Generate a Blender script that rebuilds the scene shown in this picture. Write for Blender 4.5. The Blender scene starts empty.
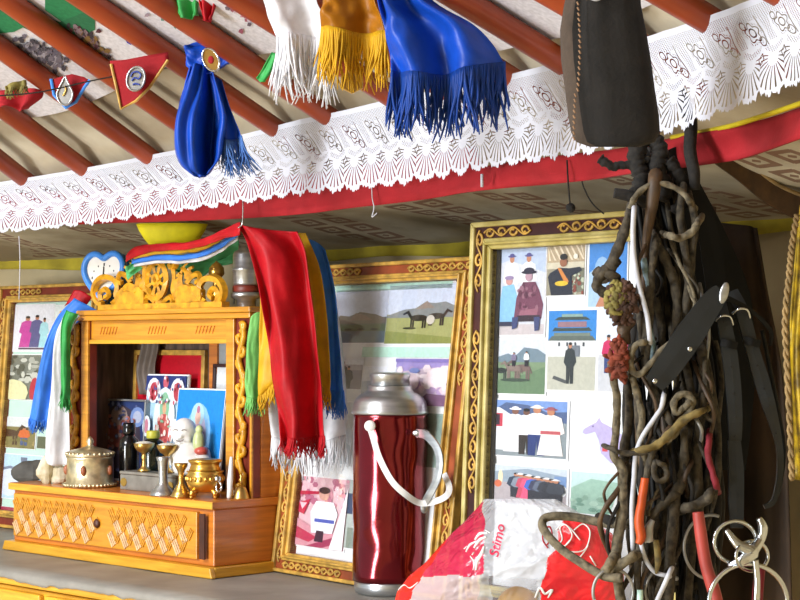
EXPO = -0.08
import bpy, math, random
from mathutils import Vector, Matrix, noise
R_ = random.Random(7)
SC = bpy.context.scene
COL = SC.collection
F = 1800.0
TH = math.atan(47 / 1800)
EYE = Vector((0, 0, 1.25))
ZT = 0.86                       # height of the chest top
CX, CY = -2.26, 1.09            # centre of the round tent


def ray(px, py):
    x = (px - 400) / F
    y = (300 - py) / F
    d = Vector((x, math.cos(TH) - y * math.sin(TH), math.sin(TH) + y * math.cos(TH)))
    return d / d.y


def P(px, py, D):
    return EYE + ray(px, py) * D


def lin(h):
    if not isinstance(h, str):
        return tuple(h)
    h = h.lstrip('#')
    o = []
    for i in (0, 2, 4):
        v = int(h[i:i + 2], 16) / 255
        o.append(v / 12.92 if v <= .04045 else ((v + .055) / 1.055) ** 2.4)
    return tuple(o)


def az_pt(a, r, z):
    a = math.radians(a)
    return Vector((CX + r * math.cos(a), CY + r * math.sin(a), z))


# ------------------------------------------------------------------ materials
class X:
    """tiny node-math wrapper"""
    def __init__(s, nt, sock): s.nt, s.s = nt, sock
    def _m(s, op, *o):
        n = s.nt.nodes.new('ShaderNodeMath'); n.operation = op
        for i, v in enumerate((s,) + o):
            if isinstance(v, X): s.nt.links.new(v.s, n.inputs[i])
            else: n.inputs[i].default_value = v
        return X(s.nt, n.outputs[0])
    def __add__(s, o): return s._m('ADD', o)
    def __sub__(s, o): return s._m('SUBTRACT', o)
    def __mul__(s, o): return s._m('MULTIPLY', o)
    def __truediv__(s, o): return s._m('DIVIDE', o)
    def fr(s): return s._m('FRACT')
    def fl(s): return s._m('FLOOR')
    def ab(s): return s._m('ABSOLUTE')
    def lt(s, o): return s._m('LESS_THAN', o)
    def gt(s, o): return s._m('GREATER_THAN', o)
    def mx(s, o): return s._m('MAXIMUM', o)
    def mn(s, o): return s._m('MINIMUM', o)
    def sin(s): return s._m('SINE')
    def sq(s): return s._m('SQRT')
    def at2(s, o): return s._m('ARCTAN2', o)


def newmat(name):
    m = bpy.data.materials.new(name); m.use_nodes = True
    nt = m.node_tree
    return m, nt, nt.nodes['Principled BSDF'], nt.nodes['Material Output']


def mat(name, col, rough=.6, metal=0, var=.12, scale=30, bump=0, bscale=None, stretch=None, rot=0, col2=None,
        detail=3, coat=0, sheen=0, spec=None, dist=0, trans=0):
    m, nt, b, out = newmat(name)
    c = lin(col)
    tc = nt.nodes.new('ShaderNodeTexCoord'); mp = nt.nodes.new('ShaderNodeMapping')
    nt.links.new(tc.outputs['Object'], mp.inputs[0])
    mp.inputs['Rotation'].default_value = (0, 0, rot)
    if stretch: mp.inputs['Scale'].default_value = stretch
    n = nt.nodes.new('ShaderNodeTexNoise'); n.inputs['Scale'].default_value = scale
    n.inputs['Detail'].default_value = detail; n.inputs['Distortion'].default_value = dist
    nt.links.new(mp.outputs[0], n.inputs[0])
    r = nt.nodes.new('ShaderNodeValToRGB'); nt.links.new(n.outputs[0], r.inputs[0])
    c2 = lin(col2) if col2 else tuple(v * (1 - var * 2) for v in c)
    c3 = c if col2 else tuple(min(1, v * (1 + var)) for v in c)
    r.color_ramp.elements[0].position = .32; r.color_ramp.elements[0].color = (*c2, 1)
    r.color_ramp.elements[1].position = .68; r.color_ramp.elements[1].color = (*c3, 1)
    nt.links.new(r.outputs[0], b.inputs['Base Color'])
    b.inputs['Roughness'].default_value = rough; b.inputs['Metallic'].default_value = metal
    if coat: b.inputs['Coat Weight'].default_value = coat; b.inputs['Coat Roughness'].default_value = .12
    if sheen: b.inputs['Sheen Weight'].default_value = sheen
    if spec is not None: b.inputs['Specular IOR Level'].default_value = spec
    if bump:
        bp = nt.nodes.new('ShaderNodeBump'); bp.inputs['Strength'].default_value = bump
        bp.inputs['Distance'].default_value = .002
        n2 = n
        if bscale:
            n2 = nt.nodes.new('ShaderNodeTexNoise'); n2.inputs['Scale'].default_value = bscale
            nt.links.new(mp.outputs[0], n2.inputs[0])
        nt.links.new(n2.outputs[0], bp.inputs['Height']); nt.links.new(bp.outputs[0], b.inputs['Normal'])
    if trans:
        t = nt.nodes.new('ShaderNodeBsdfTranslucent'); nt.links.new(r.outputs[0], t.inputs[0])
        mx = nt.nodes.new('ShaderNodeMixShader'); mx.inputs[0].default_value = trans
        nt.links.new(b.outputs[0], mx.inputs[1]); nt.links.new(t.outputs[0], mx.inputs[2])
        nt.links.new(mx.outputs[0], out.inputs[0])
    return m


def woodm(name, c1, c2, rot=0, rough=.35, coat=.3, sc=9, st=(1, 1, 14)):
    return mat(name, c1, rough, 0, col2=c2, scale=sc, stretch=st, rot=rot, coat=coat, bump=.1, detail=5, dist=.6)


def print_mat(name, rough=.35, nz=.05, spec=.4):
    m, nt, b, out = newmat(name)
    a = nt.nodes.new('ShaderNodeAttribute'); a.attribute_name = 'Col'
    n = nt.nodes.new('ShaderNodeTexNoise'); n.inputs['Scale'].default_value = 160; n.inputs['Detail'].default_value = 2
    tc = nt.nodes.new('ShaderNodeTexCoord'); nt.links.new(tc.outputs['Object'], n.inputs[0])
    mr = nt.nodes.new('ShaderNodeMapRange'); nt.links.new(n.outputs[0], mr.inputs[0])
    mr.inputs[1].default_value = .3; mr.inputs[2].default_value = .7
    mr.inputs[3].default_value = 1 - nz * 2; mr.inputs[4].default_value = 1 + nz
    mx = nt.nodes.new('ShaderNodeVectorMath'); mx.operation = 'MULTIPLY'
    nt.links.new(a.outputs[0], mx.inputs[0]); nt.links.new(mr.outputs[0], mx.inputs[1])
    nt.links.new(mx.outputs[0], b.inputs['Base Color'])
    b.inputs['Roughness'].default_value = rough; b.inputs['Specular IOR Level'].default_value = spec
    return m


M = {}
W45 = math.radians(45)
M['felt_wall'] = mat('wall_cloth', '#bfb08c', .9, var=.12, scale=6, bump=.4, bscale=60, detail=6)
M['pole'] = mat('painted_pole', '#9c3e14', .42, col2='#7c2c0c', scale=9, detail=4, coat=.2, bump=.15)
M['red_cloth'] = mat('red_cotton', '#960a18', .85, var=.1, scale=12, bump=.2, bscale=200)
M['yel_trim'] = mat('yellow_trim', '#c8b414', .7)
M['stripe'] = mat('yellow_green_cloth', '#b3a32c', .85, var=.2, scale=14, bump=.3)
M['gold_wood'] = woodm('golden_varnished_pine', '#d6952a', '#b67a1c', rot=W45)
M['orange_wood'] = woodm('orange_varnished_pine', '#cf7c28', '#b06420', rot=W45)
M['yellow_wood'] = woodm('yellow_painted_pine', '#dca832', '#c08a1e', rot=W45)
M['carved'] = mat('carved_gilt_wood', '#d79a1c', .4, var=.2, scale=60, bump=.5, coat=.2)
M['gilt'] = mat('old_gilt', '#c59c48', .42, metal=.05, var=.22, scale=50, bump=.3)
M['gilt_pale'] = mat('pale_gold_moulding', '#c6b878', .45, metal=0, col2='#98883f', scale=26, bump=.2, detail=6)
M['redbrown'] = mat('red_brown_lacquer', '#7a2a18', .45, var=.2, scale=20)
M['f2ground'] = mat('russet_lacquer', '#8f4420', .5, var=.2, scale=20)
M['darklac'] = mat('dark_brown_lacquer', '#3c1714', .4, var=.2, scale=20)
M['brown'] = mat('dark_brown_wood', '#4a2412', .5, var=.2, scale=20)
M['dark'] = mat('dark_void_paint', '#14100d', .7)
M['mat_teal'] = mat('pale_turquoise_card', '#b9dbd0', .8, var=.03)
M['mat_white'] = mat('white_card', '#dfe3e6', .8, var=.03)
M['print'] = print_mat('photo_print')
M['cloth_print'] = print_mat('printed_cotton', .8, .08, .2)
M['cover'] = mat('grey_oilcloth', '#8b8881', .55, var=.12, scale=12, bump=.25, detail=5)
M['white'] = mat('white_cotton', '#e6e6ea', .8, var=.05, trans=.15)
M['white_plastic'] = mat('white_plastic', '#e4e4e4', .35, var=.02)
M['alu'] = mat('brushed_aluminium', '#b9bcbe', .3, metal=.85, var=.12, scale=18, stretch=(1, 1, 8))
M['alu_dull'] = mat('dull_aluminium', '#9fa0a0', .42, metal=.6, var=.15, scale=30)
M['steel'] = mat('bright_steel', '#c9ced2', .16, metal=1, var=.05)
M['brass'] = mat('polished_brass', '#d0ac62', .3, metal=.95, var=.12, scale=30)
M['gold'] = mat('gilded_metal', '#e0b458', .28, metal=.95, var=.1, scale=30, bump=.2)
M['silver'] = mat('embossed_silver', '#d6caa6', .34, metal=.8, var=.2, scale=60, bump=.6)
M['thermos'] = mat('red_metallic_enamel', '#7e0618', .15, metal=.85, var=.1, scale=10, coat=.6)
M['black_gloss'] = mat('black_glass', '#0c0c0e', .12, var=0)
M['black_leather'] = mat('black_leather', '#08090a', .6, var=.2, scale=40, bump=.2, spec=.2); M['black_leather2'] = mat('grey_black_leather', '#171b1e', .5, var=.2, scale=40, bump=.2, spec=.4)
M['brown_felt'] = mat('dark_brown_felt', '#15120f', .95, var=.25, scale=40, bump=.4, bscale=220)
M['brown_felt_lit'] = mat('lit_side_brown_felt', '#42372e', .95, var=.15, scale=40, bump=.4, bscale=220)
M['clock_blue'] = mat('blue_plastic', '#3f86dc', .3, var=.02)
M['clock_face'] = mat('clock_paper', '#e8e4dc', .6, var=.02)
M['porcelain'] = mat('white_porcelain', '#e2e2e0', .25, var=.05)
M['rice'] = mat('rice_grains', '#e4e0d0', .8, var=.15, scale=300, bump=.8)
M['greybox'] = mat('grey_metal_box', '#8f8c84', .45, metal=.4, var=.12, scale=40)
M['stone'] = mat('white_quartz', '#d8d2c0', .6, col2='#a39468', scale=30, bump=.6)
M['dstone'] = mat('dark_grey_stone', '#55534e', .8, var=.2, scale=30, bump=.6)
M['bread'] = mat('golden_bread', '#d9a94e', .7, var=.15, scale=20)


def silk(name, c, tr=.18, rough=.45):
    return mat(name, c, rough, var=.1, scale=30, sheen=0, spec=.3, bump=.25, bscale=90, trans=tr)


M['s_blue'] = silk('royal_blue_silk', '#1247b4', .1, .4)
M['s_blue2'] = silk('sky_blue_silk', '#3f83e6')
M['s_white'] = silk('white_silk', '#e6e7ec')
M['s_yel'] = silk('yellow_silk', '#dcab20')
M['s_gold'] = silk('amber_silk', '#a86a0c')
M['s_red'] = silk('red_silk', '#b20a1a', .1, .55)
M['s_green'] = silk('green_silk', '#3aa452'); M['s_green3'] = silk('mint_green_silk', '#62c07c')
M['s_green2'] = silk('pale_green_silk', '#7cc46c')
M['lemon'] = mat('lemon_felt', '#ecde10', .7, var=.08)
M['brocade'] = mat('gold_brocade', '#c9a80e', .5, col2='#5f4a08', scale=55, bump=.6, metal=.2)


def ropem(name, c1, c2, st=90):
    m = mat(name, c1, .9, col2=c2, scale=st, bump=.9, detail=4)
    return m


M['rope'] = ropem('grey_brown_rope', '#50483a', '#1c1812', 130)
M['rope_d'] = ropem('dark_rope', '#1f1b17', '#0a0908', 130)
M['rope_l'] = ropem('pale_rope', '#7a705a', '#3a3428', 130)
M['rope_y'] = ropem('straw_yellow_rope', '#827040', '#4a3f22')
M['rope_w'] = mat('white_cord', '#b9bcc6', .7, var=.1, scale=60)
M['rawhide'] = mat('brown_rawhide', '#5a4228', .6, col2='#33261a', scale=40, bump=.5)
M['orange_tape'] = mat('orange_tape', '#b8480c', .5, var=.12, scale=30)
M['pink_tube'] = mat('red_rubber_sleeve', '#a63f38', .55, var=.15, scale=25)
M['maroon'] = mat('maroon_cloth', '#7a1626', .8)
M['strap_br'] = mat('brown_webbing', '#4a3218', .8, var=.25, scale=40, bump=.4)
M['strap_ed'] = mat('tan_webbing_edge', '#967c50', .8, var=.2, scale=40)
M['fluff_y'] = mat('yellow_yarn', '#80763c', .9, var=.3, scale=60)
M['fluff_b'] = mat('brown_wool', '#4c3327', .95, var=.3, scale=60)
M['fluff_r'] = mat('faded_red_wool', '#7a3826', .95, var=.3, scale=70)


# ------------------------------------------------------------------ mesh builder
class MB:
    def __init__(s, tr=None):
        s.v = []; s.f = []; s.mi = []; s.c = []; s.tr = tr; s.uv = None; s.cur = 0; s.col = (1, 1, 1)

    def V(s, p):
        if s.tr: p = s.tr(*p)
        s.v.append(Vector(p)); return len(s.v) - 1

    def Fc(s, ids, col=None, mi=None):
        s.f.append(tuple(ids)); s.mi.append(s.cur if mi is None else mi); s.c.append(col or s.col)

    def poly(s, pts, col=None, mi=None):
        s.Fc([s.V(p) for p in pts], col, mi)

    def box(s, x0, x1, y0, y1, z0, z1, col=None, mi=None):
        i = [s.V(p) for p in ((x0, y0, z0), (x1, y0, z0), (x1, y1, z0), (x0, y1, z0), (x0, y0, z1), (x1, y0, z1), (x1, y1, z1), (x0, y1, z1))]
        for q in ((0, 3, 2, 1), (4, 5, 6, 7), (0, 1, 5, 4), (1, 2, 6, 5), (2, 3, 7, 6), (3, 0, 4, 7)):
            s.Fc([i[k] for k in q], col, mi)
        return s

    def ext(s, out, y0, y1, col=None, mi=None):
        """outline in local x,z extruded between y0 (front) and y1"""
        a = [s.V((x, y0, z)) for x, z in out]; b = [s.V((x, y1, z)) for x, z in out]
        n = len(out)
        s.Fc(a, col, mi); s.Fc(b[::-1], col, mi)
        for i in range(n):
            j = (i + 1) % n
            s.Fc((a[i], b[i], b[j], a[j]), col, mi)
        return s

    def grid(s, rows, closed_u=False, closed_v=False, col=None, mi=None):
        ids = [[s.V(p) for p in r] for r in rows]
        nr, nc = len(ids), len(ids[0])
        for i in range(nr - 1 + (1 if closed_v else 0)):
            for j in range(nc - 1 + (1 if closed_u else 0)):
                a, b = ids[i], ids[(i + 1) % nr]
                cc = col(i, j) if callable(col) else col
                s.Fc((a[j], a[(j + 1) % nc], b[(j + 1) % nc], b[j]), cc, mi)
        return ids

    def tube(s, pts, r, n=8, closed=False, res=6, flat=1.0, up=None, smooth=True, cap=True, wob=0, mi=None, twist=0, sq=0):
        if not isinstance(r, (list, tuple)): r = [r] * len(pts)
        pts = [Vector(p) for p in pts]
        if s.tr: pts = [Vector(s.tr(*p)) for p in pts]
        if smooth and len(pts) > 2: pts, r = crs(pts, r, res, closed)
        tr, s.tr = s.tr, None
        N = len(pts)
        rings = []
        nrm = None
        for i, p in enumerate(pts):
            if closed: t = pts[(i + 1) % N] - pts[i - 1]
            else: t = pts[min(i + 1, N - 1)] - pts[max(i - 1, 0)]
            if t.length < 1e-9: t = Vector((0, 0, 1))
            t.normalize()
            if up is not None:
                nrm = Vector(up) - t * t.dot(Vector(up))
            else:
                if nrm is None: nrm = Vector((0, -1, .01))
                nrm = nrm - t * t.dot(nrm)
            if nrm.length < 1e-5: nrm = t.orthogonal()
            nrm.normalize()
            bi = t.cross(nrm)
            q = r[i]
            if wob: q *= 1 + wob * math.sin(i * 2.1)
            tw = [1 + (.11 * math.cos(2 * 2 * math.pi * k / n + i * twist) if twist else 0) for k in range(n)]
            rings.append([p + nrm * (q * tw[k] * flat * math.cos(2 * math.pi * (k + sq) / n)) + bi * (q * tw[k] * math.sin(2 * math.pi * (k + sq) / n)) for k in range(n)])
        ids = s.grid(rings, closed_u=True, closed_v=closed, mi=mi)
        if cap and not closed:
            s.Fc(ids[0][::-1], mi=mi); s.Fc(ids[-1], mi=mi)
        s.tr = tr
        return s

    def strap(s, pts, w, t=.003, up=(0, -1, 0), res=6, mi=None):
        """flat strap, rectangular section"""
        if not isinstance(w, (list, tuple)): w = [w] * len(pts)
        pts = [Vector(p) for p in pts]
        if s.tr: pts = [Vector(s.tr(*p)) for p in pts]
        pts, w = crs(pts, w, res, False)
        tr, s.tr = s.tr, None
        N = len(pts); rings = []
        for i, p in enumerate(pts):
            tg = (pts[min(i + 1, N - 1)] - pts[max(i - 1, 0)]).normalized()
            nn = Vector(up); nn = (nn - tg * tg.dot(nn)).normalized()
            b = tg.cross(nn) * (w[i] / 2); nn = nn * (t / 2)
            rings.append([p + nn - b, p + nn * 1.2, p + nn + b, p - nn + b, p - nn - b])
        ids = s.grid(rings, closed_u=True, mi=mi)
        s.Fc(ids[0][::-1], mi=mi); s.Fc(ids[-1], mi=mi)
        s.tr = tr
        return s

    def lathe(s, c, prof, n=28, sx=1, sy=1, axis=None, mi=None, col=None, cap=True, dent=None):
        c = Vector(c)
        rings = []
        for (r, h) in prof:
            ring = []
            for k in range(n):
                a = 2 * math.pi * k / n
                rr = r
                if dent: rr *= dent(a, h)
                v = Vector((rr * math.cos(a) * sx, rr * math.sin(a) * sy, h))
                if axis: v = axis @ v
                ring.append(c + v)
            rings.append(ring)
        ids = s.grid(rings, closed_u=True, mi=mi, col=col)
        if cap:
            s.Fc(ids[0][::-1], col, mi); s.Fc(ids[-1], col, mi)
        return s

    def ball(s, c, rx, ry=None, rz=None, n=12, m=8, rot=None, mi=None, jit=0):
        ry = ry or rx; rz = rz or rx; c = Vector(c)
        rows = []
        for i in range(m + 1):
            th = math.pi * i / m
            row = []
            for k in range(n):
                a = 2 * math.pi * k / n
                v = Vector((rx * math.sin(th) * math.cos(a), ry * math.sin(th) * math.sin(a), -rz * math.cos(th)))
                if jit: v *= 1 + jit * noise.noise(v * 40 + c * 30)
                if rot: v = rot @ v
                row.append(c + v)
            rows.append(row)
        s.grid(rows, closed_u=True, mi=mi)
        return s

    def build(s, name, mats, parent=None, smooth=False, bevel=0, solid=0, uv=None, origin=None, sub=0):
        me = bpy.data.meshes.new(name)
        if origin is None:
            if parent is not None: origin = wloc(parent)
            else:
                lo = [min(v[k] for v in s.v) for k in range(3)]; hi = [max(v[k] for v in s.v) for k in range(3)]
                origin = Vector(((lo[0] + hi[0]) / 2, (lo[1] + hi[1]) / 2, lo[2]))
        origin = Vector(origin)
        me.from_pydata([v - origin for v in s.v], [], s.f)
        if not isinstance(mats, (list, tuple)): mats = [mats]
        for m in mats: me.materials.append(M[m] if isinstance(m, str) else m)
        ca = me.color_attributes.new('Col', 'FLOAT_COLOR', 'CORNER')
        arr = []
        for p in me.polygons:
            p.material_index = min(s.mi[p.index], len(mats) - 1); p.use_smooth = smooth
            c = s.c[p.index]
            c = tuple(c) if len(c) == 4 else (*c, 1)
            for _ in p.loop_indices: arr.extend(c)
        ca.data.foreach_set('color', arr)
        if uv:
            ul = me.uv_layers.new(name='UVMap')
            for l in me.loops: ul.data[l.index].uv = uv[l.vertex_index]
        me.validate(); me.update()
        o = bpy.data.objects.new(name, me); COL.objects.link(o)
        if parent is not None:
            o.parent = parent; o.location = origin - wloc(parent)
        else: o.location = origin
        if solid:
            q = o.modifiers.new('thickness', 'SOLIDIFY'); q.thickness = solid; q.offset = 0
        if bevel:
            q = o.modifiers.new('bevel', 'BEVEL'); q.width = bevel; q.segments = 2; q.limit_method = 'ANGLE'
        if sub:
            q = o.modifiers.new('sub', 'SUBSURF'); q.levels = sub; q.render_levels = sub
        return o


def wloc(o):
    v = Vector(o.location)
    while o.parent is not None:
        o = o.parent; v = v + Vector(o.location)
    return v


def crs(pts, r, res, closed=False):
    N = len(pts); out = []; ro = []
    rng = range(N if closed else N - 1)
    for i in rng:
        if closed: a, b, c, d = (pts[(i + k) % N] for k in (-1, 0, 1, 2))
        else: a, b, c, d = pts[max(i - 1, 0)], pts[i], pts[i + 1], pts[min(i + 2, N - 1)]
        r0, r1 = r[i], r[(i + 1) % N]
        for k in range(res):
            t = k / res; t2 = t * t; t3 = t2 * t
            out.append(.5 * ((2 * b) + (c - a) * t + (2 * a - 5 * b + 4 * c - d) * t2 + (3 * b - a - 3 * c + d) * t3))
            ro.append(r0 + (r1 - r0) * t)
    if not closed: out.append(pts[-1]); ro.append(r[-1])
    return out, ro


def tag(o, label=None, cat=None, group=None, kind=None):
    if label: o['label'] = label
    if cat: o['category'] = cat
    if group: o['group'] = group
    if kind: o['kind'] = kind
    return o


def thing(name, loc, label, cat, group=None):
    o = bpy.data.objects.new(name, None); o.empty_display_size = .02; COL.objects.link(o)
    o.location = loc
    return tag(o, label, cat, group)


class Fr:
    """local frame: x along the front, y away from the viewer side, z up (may lean back)"""
    def __init__(s, O, ang, lean=0):
        s.O = Vector(O); a = math.radians(ang)
        s.ax = Vector((math.cos(a), math.sin(a), 0)); s.b = Vector((-math.sin(a), math.cos(a), 0))
        s.az = Vector((0, 0, math.cos(lean))) + s.b * math.sin(lean)
        s.ay = s.b * math.cos(lean) - Vector((0, 0, math.sin(lean)))
    def __call__(s, x, y, z): return s.O + s.ax * x + s.ay * y + s.az * z
    def px(s, px, py, y=0):
        d = ray(px, py); o = s.O + s.ay * y
        t = (o - EYE).dot(s.ay) / d.dot(s.ay)
        q = EYE + d * t - o
        return q.dot(s.ax), q.dot(s.az)


def sheet(mb, rows, nu=24, nv=30, disp=None):
    """rows: list of rows of (px,py,D); smooth surface through them. returns grid of world points"""
    R = []
    for r in rows:
        pts = [P(*q) for q in r]
        seg = max(1, nu // (len(pts) - 1))
        p, _ = crs(pts, [0] * len(pts), seg)
        R.append(p)
    nc = len(R[0]); out = []
    seg = max(1, nv // (len(rows) - 1))
    cols = [crs([R[i][j] for i in range(len(R))], [0] * len(R), seg)[0] for j in range(nc)]
    nr = len(cols[0])
    g = []
    for i in range(nr):
        row = []
        for j in range(nc):
            p = cols[j][i].copy()
            if disp:
                row.append(p + disp(j / (nc - 1), i / (nr - 1), p))
            else: row.append(p)
        g.append(row)
    return g


def folds(n, amp, ph=0, grow=1, nz=.3, seed=0):
    def f(u, v, p):
        a = amp * (.35 + .65 * v ** .5 if grow else 1)
        d = a * (math.sin(2 * math.pi * n * u + ph + 1.5 * noise.noise(Vector((u * 2, v * 2, seed)))) + nz * noise.noise(Vector((u * 6, v * 5, seed + 3))) * 2)
        return Vector((d * .25, d, 0))
    return f


def fringe(mb, edge, ln, n, r=.0011, spread=.25, seed=1, wav=.004, drop=(0, 0, -1)):
    """hanging threads along a list of world points"""
    rr = random.Random(seed); m = len(edge) - 1
    for k in range(n):
        t = (k + rr.uniform(0, 1)) / n * m; i = min(int(t), m - 1); p = edge[i].lerp(edge[i + 1], t - i)
        L = ln * rr.uniform(.65, 1.1); dv = Vector(drop)
        sx = rr.uniform(-1, 1) * spread * L; sy = rr.uniform(-.5, .5) * spread * L
        ph = rr.uniform(0, 6)
        pts = []
        for q in range(5):
            s_ = q / 4
            pts.append(p + dv * (L * s_) + Vector((sx * s_ * s_ + wav * math.sin(ph + 4 * s_) * s_, sy * s_ + wav * math.cos(ph + 4 * s_) * s_ - .001, .003 * (1 - s_))))
        mb.tube(pts, [r, r * 1.2, r, r * .8, r * .4], n=4, res=2)
# ------------------------------------------------------------------ camera, light
cam = bpy.data.cameras.new('camera'); cam.sensor_width = 36; cam.lens = F / 800 * 36
co = bpy.data.objects.new('camera', cam); COL.objects.link(co); co.location = EYE
co.rotation_euler = (math.pi / 2 + TH, 0, 0); SC.camera = co
cam.clip_start = .05
SC.view_settings.view_transform = 'Standard'; SC.view_settings.look = 'None'; SC.view_settings.gamma = 1
SC.view_settings.exposure = EXPO
w = bpy.data.worlds.new('daylight'); SC.world = w; w.use_nodes = True
w.node_tree.nodes['Background'].inputs[0].default_value = (.84, .92, 1, 1)
w.node_tree.nodes['Background'].inputs[1].default_value = .7


def area(name, loc, target, size, power, col, sy=None):
    l = bpy.data.lights.new(name, 'AREA'); l.size = size; l.energy = power; l.color = col
    if sy: l.shape = 'RECTANGLE'; l.size_y = sy
    o = bpy.data.objects.new(name, l); COL.objects.link(o); o.location = loc
    o.rotation_euler = (Vector(target) - Vector(loc)).to_track_quat('-Z', 'Y').to_euler()
    return o


area('crown_opening_daylight', (CX, CY, 2.62), (-1.0, 2.5, .6), 1.2, 145, (.98, .985, 1))
area('doorway_daylight', (-4.3, -1.0, .8), (-.1, 2.9, 1.4), 1.0, 245, (.93, .97, 1), 1.5)

# ------------------------------------------------------------------ tent shell
ZE = 1.25
m = MB()
rows = []
for z in (0, .3, .6, .9, 1.1, 1.25, 1.34, 1.42, ZE + .205):
    rows.append([az_pt(a, 3.3 + .012 * math.sin(a * .9) * (z / 1.4) + .01 * noise.noise(Vector((a * .2, z * 3, 0))), z) for a in [x * .75 - 125 for x in range(314)]])
m.grid(rows[::-1])
tag(m.build('wall_back', M['felt_wall'], smooth=True), kind='structure')
m = MB()
n = 48
m.poly([(CX + 3.4 * math.cos(2 * math.pi * k / n), CY + 3.4 * math.sin(2 * math.pi * k / n), 0) for k in range(n)])
tag(m.build('floor', mat('pale_linoleum', '#cdbb98', .6, var=.2, scale=5)), kind='structure')
# yellow green cloth strip along wall top
m = MB()
rows = []
for k, z in enumerate((.172, .18, .19, .20, .206)):
    rows.append([az_pt(a, 3.275 + .006 * math.sin(a * 1.3 + k * .4), ZE + z + .004 * math.sin(a * .7)) for a in [x * .75 - 20 for x in range(127)]])
m.grid(rows[::-1])
tag(m.build('trim_1', M['stripe'], smooth=True, solid=.003), kind='structure')


# ceiling lining: slack cloth from wall head to the poles and up the cone
LB = [(5, .25), (12.6, .249), (17.3, .238), (22.4, .234), (27.7, .240), (33.2, .236), (38.8, .240), (44.4, .233), (50, .222), (55.7, .214), (62, .2)]
LT = [(5, .345), (17.3, .346), (27, .353), (33.2, .358), (38.8, .352), (44.4, .336), (50, .320), (55.7, .305), (62, .29)]
BB = [(5, .206), (12.6, .204), (17.3, .198), (24, .206), (27.7, .211), (31, .2136), (38.8, .2095), (44.4, .212), (50, .22), (60, .225)]
def interp(x, T):
    for (a, b), (c, d) in zip(T, T[1:]):
        if x <= c: return b + (d - b) * max(0, (x - a)) / (c - a)
    return T[-1][1]
def zoff(a, r): return (interp(a, LT) - .352) * min(1, max(0, (r - 1.5) / 1.2)) * (1 if r < 2.8 else max(0, (3.0 - r) / .2))
def zroof(r): return ZE + .348 + .472 * (2.7 - r)


def ceil_mat():
    m_, nt, b, out = newmat('ceiling_canvas')
    tc = nt.nodes.new('ShaderNodeTexCoord')
    uvx = nt.nodes.new('ShaderNodeSeparateXYZ'); nt.links.new(tc.outputs['UV'], uvx.inputs[0])
    u = X(nt, uvx.outputs[0]); v = X(nt, uvx.outputs[1])
    n = nt.nodes.new('ShaderNodeTexNoise'); n.inputs['Scale'].default_value = 5; n.inputs['Detail'].default_value = 8
    nt.links.new(tc.outputs['Object'], n.inputs[0])
    n2 = nt.nodes.new('ShaderNodeTexVoronoi'); n2.inputs['Scale'].default_value = 16
    nt.links.new(tc.outputs['UV'], n2.inputs[0])
    # worn brown stamped marks on the eave lining
    a = (u / .075).fr() - .5; bq = (v / .06).fr() - .5
    marks = (((a.ab() - .27).ab().lt(.09)) * bq.ab().lt(.36)).mx(((bq.ab() - .3).ab().lt(.10)) * a.ab().lt(.33)).mx((a.ab() + bq.ab()).lt(.12))
    sel = ((u / .075).fl() * 1.7).sin().gt(-.25) * v.gt(.06) * v.lt(.36) * X(nt, n.outputs[0]).gt(.42)
    marks = marks * sel * .8
    r = nt.nodes.new('ShaderNodeValToRGB'); nt.links.new(n.outputs[0], r.inputs[0])
    r.color_ramp.elements[0].position = .36; r.color_ramp.elements[0].color = (*lin('#857860'), 1)
    r.color_ramp.elements[1].position = .7; r.color_ramp.elements[1].color = (*lin('#ccc5b0'), 1)
    mx = nt.nodes.new('ShaderNodeMix'); mx.data_type = 'RGBA'
    nt.links.new(marks.s, mx.inputs[0]); nt.links.new(r.outputs[0], mx.inputs[6]); mx.inputs[7].default_value = (*lin('#6e4430'), 1)
    nt.links.new(mx.outputs[2], b.inputs['Base Color']); b.inputs['Roughness'].default_value = .75
    bp = nt.nodes.new('ShaderNodeBump'); bp.inputs['Strength'].default_value = .5; bp.inputs['Distance'].default_value = .02
    nt.links.new(n.outputs[0], bp.inputs['Height']); nt.links.new(bp.outputs[0], b.inputs['Normal'])
    return m_


prof = [(3.32, .19), (3.2, .205), (3.08, .222), (2.96, .245), (2.86, .275), (2.78, .31), (2.70, .385), (2.6, .435), (2.4, .53), (2.1, .672), (1.7, .861), (1.2, 1.097), (.75, 1.31)]
m = MB(); uv = []; rows = []
azs = [x * .5 - 125 for x in range(471)]
for k, (r, z) in enumerate(prof):
    row = []
    for a in azs:
        sag = .012 * noise.noise(Vector((a * .25, r * 5, 1))) if k > 0 else 0
        if r < 2.72: sag += .008 * math.cos((a - 17.1) / 3.45 * 2 * math.pi)
        row.append(az_pt(a, r, ZE + z + sag + zoff(a, r))); uv.append((math.radians(a) * 2.9, 3.32 - r))
    rows.append(row)
m.grid(rows)
tag(m.build('ceiling', ceil_mat(), smooth=True, uv=uv), kind='structure')

# roof poles
POLES = [10.2, 13.7, 17.1, 20.8, 24.3, 27.5, 30.6, 33.6, 37.2, 40.4, 43.9, 47.5, 51.0, 54.5, 58]
plab = {13.7: 'orange roof pole at the far right, above the lace corner',
        17.1: 'orange roof pole right of the dark felt bag', 20.8: 'orange roof pole hidden behind the dark felt bag',
        24.3: 'orange roof pole left of the dark felt bag', 27.5: 'orange roof pole meeting the lace right of the large blue fringed scarf',
        30.6: 'orange roof pole behind the large blue fringed scarf', 33.6: 'orange roof pole behind the amber and white fringed scarves',
        37.2: 'orange roof pole running down behind the white fringed scarf to the lace', 40.4: 'orange roof pole passing just behind the knotted blue scarf and its medal',
        43.9: 'orange roof pole between the two red pennants, running under the red one', 47.5: 'orange roof pole behind the blue edged pennant',
        51.0: 'orange roof pole in the left corner behind the small red bow', 54.5: 'short end of a roof pole at the far left lace edge'}
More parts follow.
